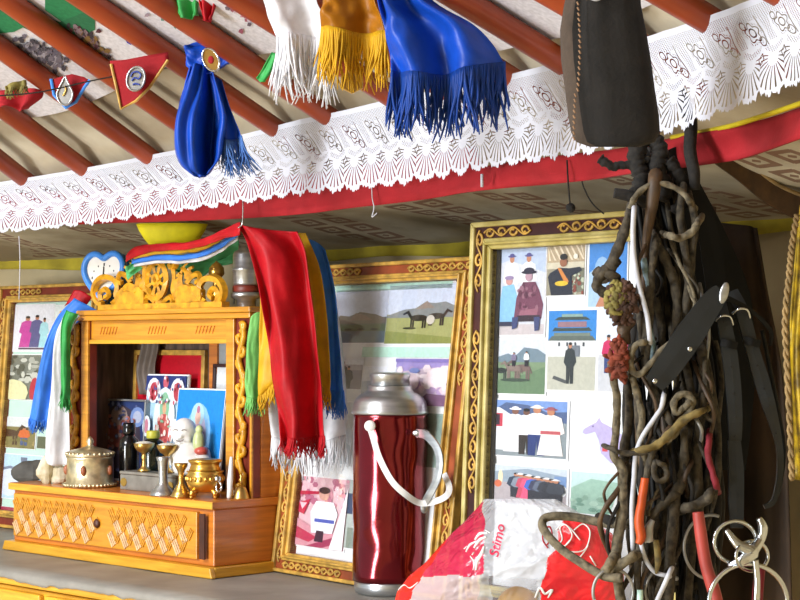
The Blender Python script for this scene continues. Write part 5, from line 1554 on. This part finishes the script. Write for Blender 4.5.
pennant('small red pennant with light blue edging in the left corner', [(51, 80), (60, 77), (72, 74), (84, 77), (91, 81), (82, 93), (74, 103), (66, 109), (58, 102), (53, 92)], 2.86, 'red_cloth', M['clock_blue'], [(51, 79), (54, 95), (66, 108), (76, 102), (84, 88), (90, 80)], .0026)
medal(65, 93, 2.845, 8.5, 13, M['alu_dull'], M['alu'], 'drop shaped silver medal on the blue edged pennant', 'drop', extra=em2)
medal(211, 60, 2.58, 8, 13, M['brass'], M['steel'], 'oval gilt medal with red centre pinned to the knotted blue scarf', tilt=.45, extra=em3)
medal(352, 82, 2.31, 13, 12, M['brass'], M['gilt'], 'six sided gilt medal below the amber fringe', 'hex')
# red bow scraps, green and red ribbons
scarf('red_bow', 'small crumpled red cloth bow at the far left edge', rowsD(2.92, [[(-8, 92), (10, 90), (28, 88), (42, 90)], [(-8, 100), (8, 100), (24, 98), (40, 97)], [(-8, 112), (8, 106), (20, 112), (26, 108)]]), 'red_cloth', folds(2, .010, 1), None, nv=8, cat='bow')
wire('string', [(-5, 96), (40, 92), (100, 79), (165, 68), (200, 66)], 2.75, .0012, 'rope_d', 'thin dark string carrying the pennants across the poles', 'string')
scarf('ribbon', 'green ribbon end hanging at the top edge above the knotted scarf', rowsD(2.55, [[(172, -12), (184, -12), (200, -12)], [(174, 5), (186, 8), (198, 5)], [(176, 16), (187, 19), (199, 16)]]), 's_green', folds(2, .008), None, nv=8, cat='ribbon')
scarf('ribbon', 'red ribbon end hanging beside the green one at the top edge', rowsD(2.54, [[(198, -12), (208, -12), (218, -12)], [(200, 6), (208, 8), (216, 5)], [(203, 20), (208, 22), (212, 20)]]), 's_red', folds(2, .008), None, nv=8, cat='ribbon')
scarf('ribbon', 'thin green ribbon tail just left of the white fringed scarf', rowsD(2.45, [[(272, 52), (274, 53), (277, 54)], [(264, 66), (268, 68), (272, 70)], [(256, 78), (260, 82), (265, 82)]]), 's_green', folds(1, .003), None, nv=8, cat='ribbon')
scarf('yarn_tuft', 'yellow green yarn tuft beside the red bow', rowsD(2.88, [[(5, 86), (15, 82), (26, 80)], [(6, 92), (16, 89), (27, 88)]]), 'fluff_y', folds(2, .006), (.012, 40, 3), nv=6, cat='tuft')

# little hanging threads and hooks under the lace
wire('hanging_thread', [(372, 180), (372, 196), (374, 208), (372, 217), (377, 213)], 2.66, .0009, 'rope_w', 'white hooked thread hanging under the lace near the middle')
wire('hanging_thread', [(482, 174), (482, 187)], 2.4, .0022, 'rope_w', 'stubby white thread tassel under the lace, right of the middle')
wire('hanging_thread', [(19, 236), (20, 262), (19, 300)], 3.2, .0008, 'rope_w', 'fine white thread hanging at the far left below the lace')
wire('hanging_thread', [(567, 160), (568, 180), (570, 203)], 2.25, .0012, 'rope_d', 'dark cord with a bead hanging left of the rope bundle')
wire('hanging_thread', [(578, 160), (583, 185), (592, 203), (604, 214)], 2.25, .0010, 'rope_d', 'thin dark looping cord between the bead cord and the rope bundle')
m = MB(); m.ball(P(571, 208, 2.25), .007, .007, .007, n=10, m=8, jit=.4); tag(m.build('dark_bead', M['rope_d'], smooth=True), 'dark bead at the end of the cord above the right picture frame', 'bead')
wire('wall_hook', [(243, 200), (243, 214), (242, 224), (238, 228)], 2.9, .0013, 'steel', 'small wire hook holding the scarves under the lace', 'hook')

# ------------------------------------------------------------------ dark felt bag hanging from the roof
D = 1.74
fb = thing('felt_bag', P(610, 148, D), 'dark brown felt pouch with stitched side seam hanging from the roof at upper right', 'bag')
prof_ = [(-40, 571, 640), (-12, 568, 640), (5, 564, 641), (30, 560, 646), (60, 561, 651), (90, 565, 655), (115, 568, 659), (132, 571, 660), (142, 576, 655), (147, 590, 640)]
rows = []
for y, a, b in prof_:
    ring = []
    c = (a + b) / 2; w_ = (b - a) / 2
    for i in range(40):
        t = 2 * math.pi * i / 40
        ex = .62
        cx_ = math.copysign(abs(math.cos(t)) ** ex, math.cos(t)); sy_ = math.copysign(abs(math.sin(t)) ** ex, math.sin(t))
        dd = .028 * sy_ + (.010 if math.cos(t) < -.3 else 0) * 1
        pl = .003 * math.sin(i * 1.9 + y * .02) * max(0, (60 - y) / 100)
        q = P(c + w_ * cx_, y, D + dd + pl)
        ring.append(q)
    rows.append(ring)
m = MB(); ids = m.grid(rows, closed_u=True); m.Fc(ids[-1]); m.Fc(ids[0][::-1])
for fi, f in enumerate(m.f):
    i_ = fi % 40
    if len(f) == 4 and 14 <= i_ <= 25: m.mi[fi] = 1  # left faces take a lighter felt, the side light put into the colour
m.build('pouch', [M['brown_felt'], M['brown_felt_lit']], fb, smooth=True)
m = MB()
for i in range(26):
    y = 2 + i * 5.4; x = 578 + 2 * math.sin(i * .2) - (2 if y > 90 else 0)
    m.tube([P(x - 1, y, D - .0285), P(x + .6, y + 3, D - .030)], .0009, n=5)
m.build('seam_stitching', mat('tan_thread', '#8a6a4c', .8), fb)
m = MB(); m.tube([P(584, -10, D - .027), P(590, -3, D - .034), P(598, -1, D - .036), P(606, -8, D - .03)], .002, n=6); m.build('drawstring', M['rope_w'], fb, smooth=True)

# ------------------------------------------------------------------ right edge: webbing strap, gold brocade with twisted cord
m = MB(); m.strap([P(706, 146, 2.30), P(722, 156, 2.34), P(745, 172, 2.38), P(775, 195, 2.42), P(812, 212, 2.45), P(850, 222, 2.46)], [.022, .028, .03, .032, .036, .036], .004)
st = m.build('webbing_strap', M['strap_br']); tag(st, 'brown webbing strap running down to the right from under the red band', 'strap')
m = MB(); m.tube([P(706, 137, 2.29), P(724, 146, 2.33), P(747, 161, 2.37), P(777, 184, 2.41), P(812, 199, 2.44), P(850, 209, 2.45)], .0028, n=6); m.build('edge_binding', M['strap_ed'], st, smooth=True)
g = sheet(None, rowsD(2.2, [[(800, 205), (830, 200), (870, 195)], [(795, 260), (828, 258), (870, 256)], [(790, 330), (826, 330), (870, 330)], [(793, 400), (828, 400), (870, 400)], [(795, 480), (830, 484), (870, 490)]]), 24, 30, folds(3, .010, 1))
r = thing('brocade_hanging', g[0][0], 'gold yellow brocade cloth with twisted cord edge at the right picture edge', 'hanging')
m = MB(); m.grid(g); m.build('brocade', M['brocade'], r, smooth=True, solid=.002)
m = MB(); pts = [P(797, 215, 2.19), P(792, 245, 2.19), P(789, 275, 2.19), P(785, 320, 2.19), P(787, 370, 2.19), P(790, 430, 2.19), P(792, 480, 2.19)]
pp, _ = crs(pts, [0] * len(pts), 16)
for ph_ in (0, math.pi):
    m.tube([q + Vector((.0022 * math.cos(i * .9 + ph_), .0022 * math.sin(i * .9 + ph_), 0)) for i, q in enumerate(pp)], .0022, n=6, smooth=False)
m.build('twisted_cord', M['strap_ed'], r, smooth=True)

M['wall_shade'] = mat('brown_wall_shade', '#483626', .9, col2='#241b13', scale=7, bump=.3, detail=5)  # added sheet: the tack's shadow on the wall put in as dark colour
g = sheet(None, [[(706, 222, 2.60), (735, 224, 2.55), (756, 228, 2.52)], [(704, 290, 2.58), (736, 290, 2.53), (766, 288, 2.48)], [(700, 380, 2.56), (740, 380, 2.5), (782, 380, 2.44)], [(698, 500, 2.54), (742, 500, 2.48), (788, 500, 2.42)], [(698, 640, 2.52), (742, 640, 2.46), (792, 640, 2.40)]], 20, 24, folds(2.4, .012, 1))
m = MB(); m.grid(g); tag(m.build('wall_shade_sheet', M['wall_shade'], smooth=True, solid=.004), 'dark brown sheet added for shadow on the wall behind the rings and black straps', 'cloth')
# ------------------------------------------------------------------ tack bundle
TD = 1.92
BU = 'ropes and straps of the hanging tack bundle'
m = MB(); m.tube([az_pt(20.5, 2.75, ZE + .30), P(690, 118, TD + .03), P(690, 150, TD), P(694, 172, TD - .01), P(695, 190, TD - .01)], [.007, .0075, .007, .0065, .005], n=10)
tag(m.build('hanging_peg', M['rope_d'], smooth=True), 'thick dark peg rope coming down from behind the lace to carry the tack', 'peg', BU)
def rope(pts, r, mt, label, name='rope', cat='rope', dd=0, wob=.0, n=8, noise_=.0, extra=None, flat=1.0, up=None, twist=0):
    m = MB()
    q = [P(p[0], p[1], TD + dd + (p[2] if len(p) > 2 else 0)) for p in pts]
    if isinstance(r, (int, float)): r = [r * .0010667 / 1.0] * len(q) if r > .1 else [r] * len(q)
    else: r = [v * .0010667 for v in r]
    m.tube(q, r, n=n, res=8, wob=wob, flat=flat, up=up, twist=twist)
    if noise_:
        for v in m.v:
            s_ = v.copy(); v += Vector((noise.noise(s_ * 130), noise.noise(s_ * 130 + Vector((5, 0, 0))), noise.noise(s_ * 130 + Vector((0, 9, 0))))) * noise_
    o = m.build(name, M[mt], smooth=True)
    return tag(o, label, cat, BU)
def strap(pts, w, mt, label, name='leather_strap', dd=0, t=.0035, up=(0, -1, 0), hw=None):
    m = MB(); q = [P(p[0], p[1], TD + dd + (p[2] if len(p) > 2 else 0)) for p in pts]
    w = [v * .0010667 for v in (w if isinstance(w, (list, tuple)) else [w] * len(q))]
    m.strap(q, w, t, up=up)
    o = m.build(name, M[mt]); tag(o, label, 'strap', BU)
    return o
M['cord_blue'] = mat('flecked_blue_cord', '#7f96a8', .8, col2='#4c5f58', scale=160)
def hash_(s): return sum(map(ord, s)) % 4 != 0
# massed filler ropes at the back, mostly near black for shade between strands
q = random.Random(5)
for i in range(44):
    x = q.uniform(632, 716); d = q.uniform(.015, .07)
    top_y = q.uniform(140, 200); bot = q.uniform(585, 640)
    xt = 650 + (x - 675) * .35 + q.uniform(-10, 12)
    pts = [(xt, top_y, d)]
    y = top_y; cxx = xt
    ph_ = q.uniform(0, 6); am = q.uniform(3, 12)
    for s_ in range(1, 8):
        t = s_ / 7; yy = top_y + (bot - top_y) * t
        e = min(1, t * 2.2)
        pts.append((xt + (x - xt) * e + am * math.sin(ph_ + s_ * 1.4) * min(1, t * 2), yy, d + .008 * math.sin(ph_ * 2 + s_ * 2)))
    rope(pts, q.uniform(2.6, 4.8), q.choice(['rope_d', 'rope_d', 'black_leather', 'black_leather', 'rope_d', 'rawhide', 'rope']), 'worn filler rope strand, dark coloured for the shade inside the hanging tack bundle', noise_=.0006)
# pads of black leather filling the right half
strap([(668, 150, .09), (700, 230, .1), (722, 300, .1), (728, 380, .1), (726, 470, .1)], [22, 46, 60, 56, 40], 'black_leather', 'broad black leather flap hanging at the back of the tack bundle', dd=0, t=.006)
strap([(690, 185, .02), (703, 215, .02), (712, 255, .02), (717, 300, .02), (720, 340, .02)], [10, 18, 22, 20, 14], 'black_leather', 'long smooth black leather strap widening down the right side of the bundle')
# diagonal cheek strap with rivets
def rivets(parent, pts, r=.0028):
    for x, y in pts:
        m = MB(); m.ball(P(x, y, TD - .052), r, r * .5, r, n=10, m=6); m.build('rivet', M['steel'], parent, smooth=True)
o = strap([(654, 384, -.04), (668, 366, -.042), (690, 334, -.045), (712, 302, -.045), (722, 292, -.045)], [20, 26, 28, 22, 17], 'black_leather2', 'wide black leather strap crossing the bundle diagonally with a pale rivet', t=.005)
rivets(o, [(690, 349), (655, 381)])
m = MB(); m.ball(P(724, 293, TD - .052), .0048, .002, .0115, n=14, m=8, rot=Matrix.Rotation(.25, 3, 'Y')); m.build('end_stud', M['alu'], o, smooth=True)
strap([(722, 296, -.03), (750, 310, -.02), (770, 330, -.01), (770, 345, 0)], [6, 4, 4, 3], 'black_leather', 'thin black keeper strap behind the diagonal one', dd=0)
for lab, pts, w_, bk in (('black leather bridle strap with pale keeper ring, the straighter one', [(719, 300, -.02), (724, 322, -.03), (729, 350, -.03), (733, 385, -.03), (735, 417, -.03), (735, 440, -.02)], [12, 13, 15, 15, 14, 12], (724, 318, -.3)),
                         ('black leather bridle strap slanting right with pale keeper ring', [(732, 292, -.01), (742, 312, -.02), (752, 348, -.02), (762, 382, -.02), (769, 406, -.02), (778, 440, 0), (780, 470, .01), (774, 500, .01), (764, 507, .01)], [12, 13, 13, 15, 13, 7, 6, 5, 4], (741, 311, .2))):
    o = strap(pts, w_, 'black_leather2', lab, t=.005)
    x, y, tl = bk
    m = MB(); m.tube([P(x - 9, y + 3, TD - .03), P(x - 2, y - 2, TD - .038), P(x + 6, y - 1, TD - .036), P(x + 9, y + 7, TD - .03)], .0014, n=6); m.build('keeper_ring', M['steel'], o, smooth=True)
    pp = [P(a, b, TD + c - .0035) for a, b, c in pts[1:6]]
    cc_, _ = crs(pp, [0] * len(pp), 4)
    for c_ in cc_[::3]:
        m = MB(); m.ball(c_, .0011, n=6, m=4); m.build('strap_hole', M['dark'], o)
    m = MB(); a, b, c_ = pts[2]; m.strap([P(a - 8, b - 8, TD + c_ - .005), P(a, b - 6, TD + c_ - .008), P(a + 8, b - 4, TD + c_ - .005)], .008, .002, up=(0, -1, 0)); m.build('strap_loop', M['black_leather'], o)
strap([(734, 440, -.02), (736, 470, -.025), (736, 500, -.03), (737, 528, -.035)], [12, 15, 15, 12], 'black_leather2', 'black leather strap end holding the steel snaffle ring', t=.005)
rope([(762, 330, .03), (776, 400, .04), (784, 450, .04), (778, 492, .03), (766, 506, .03)], 2.2, 'black_leather', 'thin black leather rein curving along the right side', 'leather_rein', 'rein')
# rings and bit
def ring(cx_, cy_, rx, ry, r, lab, dd=-.05, tilt=0, yaw=.3, mt='steel', name='steel_ring', arc=None):
    m = MB(); pts = []
    N_ = 26; a0_, a1_ = arc or (0, 2 * math.pi)
    for i in range(N_ + (1 if arc else 0)):
        a = a0_ + (a1_ - a0_) * i / N_
        x, y = rx * math.cos(a), ry * math.sin(a)
        pts.append(P(cx_ + x * math.cos(tilt) - y * math.sin(tilt), cy_ + x * math.sin(tilt) + y * math.cos(tilt), TD + dd + yaw * x * .001))
    m.tube(pts, r * .0010667, n=8, closed=not arc, res=2)
    return tag(m.build(name, M[mt], smooth=True), lab, 'ring', BU)
ring(735, 542, 21, 21, 2.0, 'round steel bit ring under the black strap end')
ring(752, 556, 16, 15, 1.8, 'smaller steel ring linked behind the bit ring', dd=-.04, yaw=2)
ring(748, 602, 39, 38, 2.3, 'largest steel ring at the bottom right corner', dd=-.06)
ring(711, 547, 27, 32, 1.6, 'thin dull ring behind the pink rubber sleeve', dd=-.02, mt='alu_dull', arc=(1.2, 5.0))
ring(613, 592, 20, 23, 1.6, 'thin wire ring at the bottom left of the bundle', dd=-.05, mt='alu_dull')
m = MB()
m.tube([P(726, 530, TD - .055), P(738, 545, TD - .06), P(752, 552, TD - .06), P(742, 560, TD - .06), P(728, 566, TD - .055)], [.003, .0055, .0075, .0065, .003], n=12)
m.tube([P(752, 552, TD - .06), P(760, 540, TD - .05), P(763, 528, TD - .05), (P(759, 518, TD - .05))], [.006, .005, .005, .003], n=10)
tag(m.build('snaffle_bit', M['steel'], smooth=True), 'jointed steel snaffle bit through the bit ring', 'bit', BU)
rope([(755, 560, 0), (757, 580, 0), (756, 610, 0)], 3.4, 'steel', 'steel clip hanging under the snaffle bit', 'steel_clip', 'clip', dd=-.06)
rope([(760, 568, 0), (758, 590, .0), (756, 620, .0)], 5.5, 'maroon', 'dark red cloth strip behind the steel clip', 'cloth_strip', 'strip', dd=-.045)
# top knot mass
for pts, r, mt_, lb in (([(600, 158), (612, 166), (630, 164), (650, 158)], 4.5, 'rope_d', 'dark bent thong reaching left under the felt bag'),
                        ([(640, 142), (636, 160), (642, 178), (636, 196)], 9, 'rope_d', 'thick dark knotted rope at the head of the bundle'),
                        ([(652, 136), (660, 150), (656, 168), (664, 186), (660, 200)], 9, 'rope_d', 'second thick dark rope at the head of the bundle, beside the peg'),
                        ([(668, 160), (680, 176), (684, 196), (676, 214)], 7, 'rope_d', 'dark rope curling from the peg at the head of the bundle')):
    rope(pts, r, mt_, lb, noise_=.002, wob=.12)
rope([(614, 193), (630, 196), (644, 202), (652, 208)], [5, 6, 6, 5], 'rope_d', 'short cut dark wooden toggle sticking out to the left', 'wooden_toggle', 'toggle', dd=-.02)
m = MB(); m.lathe(P(613, 193, TD - .02), [(.0045, -.0006), (.005, .0002), (.0005, .0008)], n=14, axis=Matrix.Rotation(math.radians(-88), 3, 'Y'))
# ropes by eye, front ones
S_ = [
 ([(631, 206), (636, 196), (648, 186), (665, 184), (682, 192), (690, 202)], 3.4, 'rope_l', 'pale rope arching over the head of the bundle', -.03, 0),
 ([(655, 180), (652, 205), (647, 235), (645, 262), (643, 300)], [8, 7, 5, 4, 4], 'rawhide', 'brown rawhide strip running down from the arch', -.025, 0),
 ([(634, 210), (633, 232), (634, 255), (639, 285), (647, 315), (650, 340)], 2.9, 'rope_w', 'smooth white cord curving down the upper left of the bundle', -.04, 0),
 ([(664, 395), (660, 410), (643, 436), (636, 455), (634, 480), (632, 510), (633, 545)], 2.9, 'rope_w', 'white cord in the lower left of the bundle', -.035, 0),
 ([(629, 214), (624, 232), (617, 252), (609, 270)], [5, 5.5, 6, 7], 'rope', 'braided grey brown rope slanting down left to a knot', -.03, .0015),
 ([(609, 268), (600, 276), (597, 286), (606, 292), (616, 286), (614, 276), (606, 274)], 6, 'rope', 'thick knot at the left edge of the bundle', -.03, .002),
 ([(656, 238), (664, 256), (673, 278), (677, 300), (676, 325), (672, 350)], [3.4, 5, 5.5, 5.5, 5, 4], 'rope', 'smooth grey brown rope down the middle', -.02, 0),
 ([(683, 190), (680, 215), (684, 245), (688, 275), (686, 310)], 4.4, 'rope', 'rope descending right of the middle strand', -.02, 0),
 ([(690, 200), (695, 222), (692, 250), (690, 280), (680, 320)], 4.4, 'rope', 'rope beside the black flap with a tied loop', -.015, 0),
 ([(671, 236), (680, 238), (692, 232), (697, 224)], 4.2, 'rope_l', 'pale wrap tied round two upper ropes', -.04, 0),
 ([(655, 245), (650, 285), (648, 320), (646, 360), (650, 385), (664, 410), (672, 425)], [4, 5, 6, 5.5, 5, 4.5, 4], 'rope', 'long smooth brown rope sweeping across the middle', -.03, 0),
 ([(645, 342), (636, 345), (631, 356), (632, 370), (640, 374), (652, 362), (664, 348), (676, 341)], 3.6, 'rope_l', 'pale looped rope beside the red wool wrap', -.04, 0),
 ([(632, 375), (637, 395), (642, 415), (640, 440), (646, 460)], 4, 'rope_l', 'pale rope running below the loop on the left', -.03, .0006),
 ([(612, 372), (617, 400), (616, 430), (614, 455), (622, 470), (622, 510), (616, 560), (624, 620)], [4, 4.5, 4.5, 5, 5.5, 6, 6, 6], 'rope_l', 'frayed pale rope down the left edge of the bundle', -.03, .0012),
 ([(628, 380), (629, 420), (624, 450), (626, 480), (628, 520), (632, 560)], [4, 5, 6, 5, 4, 4], 'rope', 'grey rope next to the frayed left rope', -.015, .001),
 ([(690, 402), (684, 408), (676, 412), (674, 402), (682, 394), (692, 398), (690, 410), (676, 432), (668, 440)], 4, 'rope_l', 'pale curled loop right of centre', -.04, 0),
 ([(700, 412), (684, 420), (668, 436), (655, 446), (640, 450)], [4, 5, 5, 4.4, 4], 'rope_y', 'straw coloured rope crossing the bundle', -.045, 0),
 ([(654, 446), (648, 470), (644, 500), (640, 540), (637, 580), (637, 620)], [4.2, 4.2, 4, 3.8, 4, 4], 'rope', 'grey brown rope falling from the straw coloured one', -.04, 0),
 ([(612, 449), (622, 453), (640, 453), (654, 449)], 3, 'rope', 'thin rope tied across the left strands', -.04, 0),
 ([(656, 462), (664, 466), (667, 476), (660, 481), (654, 474), (655, 462)], 3.2, 'rope', 'small rope eyelet below the straw coloured rope', -.045, 0),
 ([(684, 430), (684, 460), (682, 480), (676, 495), (674, 520), (670, 560), (667, 620)], [4, 5, 6.4, 6, 6.2, 6.4, 7], 'rope', 'thick grey rope low in the middle', -.03, 0),
 ([(676, 494), (664, 503), (652, 516), (650, 528)], 5, 'rope', 'branch of the thick grey rope bending left', -.032, 0),
 ([(702, 350), (704, 380), (700, 420), (697, 460), (699, 500)], 5.5, 'rope', 'long straight rope ending at the pink sleeve', -.02, 0),
 ([(705, 360), (706, 385), (714, 405), (712, 420), (704, 412), (703, 395)], 3, 'rope', 'narrow hanging rope loop by the black straps', -.03, 0),
 ([(709, 440), (708, 455), (712, 470), (716, 485)], 3.6, 'maroon', 'dark pink rag strip tied near the black straps', -.04, .001),
 ([(686, 508), (696, 505), (706, 500), (710, 494)], 6, 'rope', 'knot holding the pink sleeve', -.035, .0015),
 ([(622, 590), (640, 560), (652, 562), (668, 566)], 3, 'rope', 'low rope crossing near the wire ring', -.02, 0),
 ([(640, 540), (646, 560), (655, 572), (668, 576)], 2.6, 'rope_w', 'curved dull white cord low in the bundle', -.04, 0),
 ([(670, 572), (662, 590), (652, 612)], 2.8, 'rope_w', 'white cord end slanting out at the bottom', -.05, 0),
 ([(700, 440), (712, 470), (718, 500), (714, 540), (708, 590), (712, 620)], 5, 'rope_d', 'dark rope behind the pink sleeve', .0, 0),
 ([(655, 300), (662, 330), (660, 380), (668, 430), (664, 480), (662, 540), (655, 620)], 4.5, 'rope', 'grey rope weaving down the middle of the bundle', -.005, .0006),
 ([(640, 320), (644, 350), (656, 400), (652, 440), (660, 500), (650, 560), (655, 620)], 4, 'rope', 'grey rope weaving down the left half of the bundle', -.008, .0006),
 ([(690, 300), (684, 350), (692, 400), (688, 450), (694, 520), (686, 620)], 4.5, 'rope', 'grey rope weaving down the right half of the bundle', -.005, .0006),
 ([(608, 520), (622, 524), (638, 528)], [6, 6, 5], 'rope_d', 'dark rope stub behind the pale lead rope', -.0, 0),
 ([(612, 560), (606, 572), (618, 566), (634, 556)], 5.5, 'rope_l', 'pale rope knot at the lower left', -.05, .001),
]
def tuck(pts):
    """carry both ends of a strand back into the bundle"""
    pts = [tuple(p) + (0,) * (3 - len(p)) for p in pts]
    a, b = pts[0], pts[1]; c, d = pts[-1], pts[-2]
    def ext(a, b):
        L = math.hypot(a[0] - b[0], a[1] - b[1]) or 1
        return (a[0] + (a[0] - b[0]) / L * 9, a[1] + (a[1] - b[1]) / L * 9, a[2] + .045)
    o = [ext(a, b)] + pts
    if c[1] < 600: o.append(ext(c, d))
    return o
for pts, r, mt_, lb, dd, nz in S_:
    pts = tuck(pts)
    if isinstance(r, list): r = [r[0]] + r + ([r[-1]] if len(pts) > len(r) + 1 else []); r = [v * .88 for v in r]
    else: r = r * .88
    rope(pts, r, mt_, lb, dd=dd, noise_=nz, n=10, twist=(.9 if mt_ in ('rope', 'rope_l', 'rope_y') and hash_(lb) else 0))
# thin crossing thongs and cords among the strands
q = random.Random(12)
for i in range(30):
    x = q.uniform(630, 708); y = q.uniform(230, 560); s_ = q.choice((-1, 1)); L = q.uniform(40, 110); W = q.uniform(8, 34)
    pts = [(x, y, .02), (x + s_ * W * .4, y + L * .25, -.01), (x + s_ * W, y + L * .6, -.015), (x + s_ * W * .6, y + L, .02)]
    rope(pts, q.uniform(1.3, 2.8), q.choice(['rope_l', 'rope', 'rope_d', 'rope_d', 'rawhide', 'black_leather', 'alu_dull']), 'thin thong or cord crossing between the thicker ropes of the tack bundle', dd=-.02, n=8, noise_=.0005, twist=.9)
# lead rope loop over the plastic bag
rope([(640, 522, 0), (610, 524, .03), (580, 518, .05), (558, 516, .05), (544, 519, .05), (544, 530, .04), (560, 548, .02), (580, 562, .0), (604, 576, -.02), (622, 578, -.03)], 4.4, 'rope_l', 'pale grey lead rope looping out to the left over the plastic bag', dd=-.03, n=10)
# woolly wraps
for c_, rr_, mt_, lb in (((622, 300), (15, 20), 'fluff_b', 'shaggy brown wool wrap on the left ropes'), ((617, 298), (10, 15), 'fluff_y', 'yellow yarn tassel tied in the brown wool'), ((619, 358), (9, 19), 'fluff_r', 'faded red wool wrap on the left ropes')):
    r_ = random.Random(int(c_[0])); m = MB()
    for i in range(60):
        a, b = r_.uniform(0, 6.28), r_.uniform(0, 1) ** .5
        x, y = c_[0] + rr_[0] * b * math.cos(a), c_[1] + rr_[1] * b * math.sin(a)
        pts = [P(x + r_.uniform(-2.5, 2.5) * s_, y + (s_ - 1) * 2.6 + r_.uniform(-3, 3), TD - .035 - .008 * math.sqrt(max(0, 1 - b * b)) + r_.uniform(-.004, .004)) for s_ in range(4)]
        m.tube(pts, [.0015, .0034, .0034, .0016], n=6, res=3)
    tag(m.build('wool_wrap', M[mt_], smooth=True), lb, 'wool wrap', BU)
rope([(632, 318), (624, 330), (626, 345)], [6, 7, 5], 'rawhide', 'twisted brown rope above the red wool wrap', dd=-.03, noise_=.002)
rope([(645, 478), (642, 500), (639, 520), (641, 536), (638, 544)], [3.8, 4.2, 4.6, 5, 3], 'orange_tape', 'rope end wrapped in bright orange tape', 'orange_wrap', 'wrap', dd=-.06, noise_=.0005)
rope([(653, 520), (648, 530), (648, 542)], [3, 5, 6], 'alu_dull', 'grey metal clasp beside the orange wrap', 'clasp', 'clasp', dd=-.055, noise_=.0012)
rope([(698, 512), (701, 535), (706, 565), (715, 595), (720, 620)], [5.5, 6, 6, 6.4, 6.4], 'pink_tube', 'pinkish red rubber sleeve over a rope at the bottom', 'rubber_sleeve', 'sleeve', dd=-.055)
rope([(643, 258), (648, 285), (647, 315), (652, 345), (650, 372)], 3.4, 'cord_blue', 'pale blue and green flecked cord beside the upper white cord', dd=-.03, noise_=.001, twist=.9)
rope([(656, 540), (658, 560), (656, 574)], [3, 3.4, 1], 'rope_y', 'pale straw coloured rag strip low in the bundle', 'rag_strip', 'strip', dd=-.045)
rope([(640, 590), (640, 605)], 3, 'mat_teal', 'tiny turquoise rag at the bottom of the bundle', 'rag_strip', 'strip', dd=-.05)
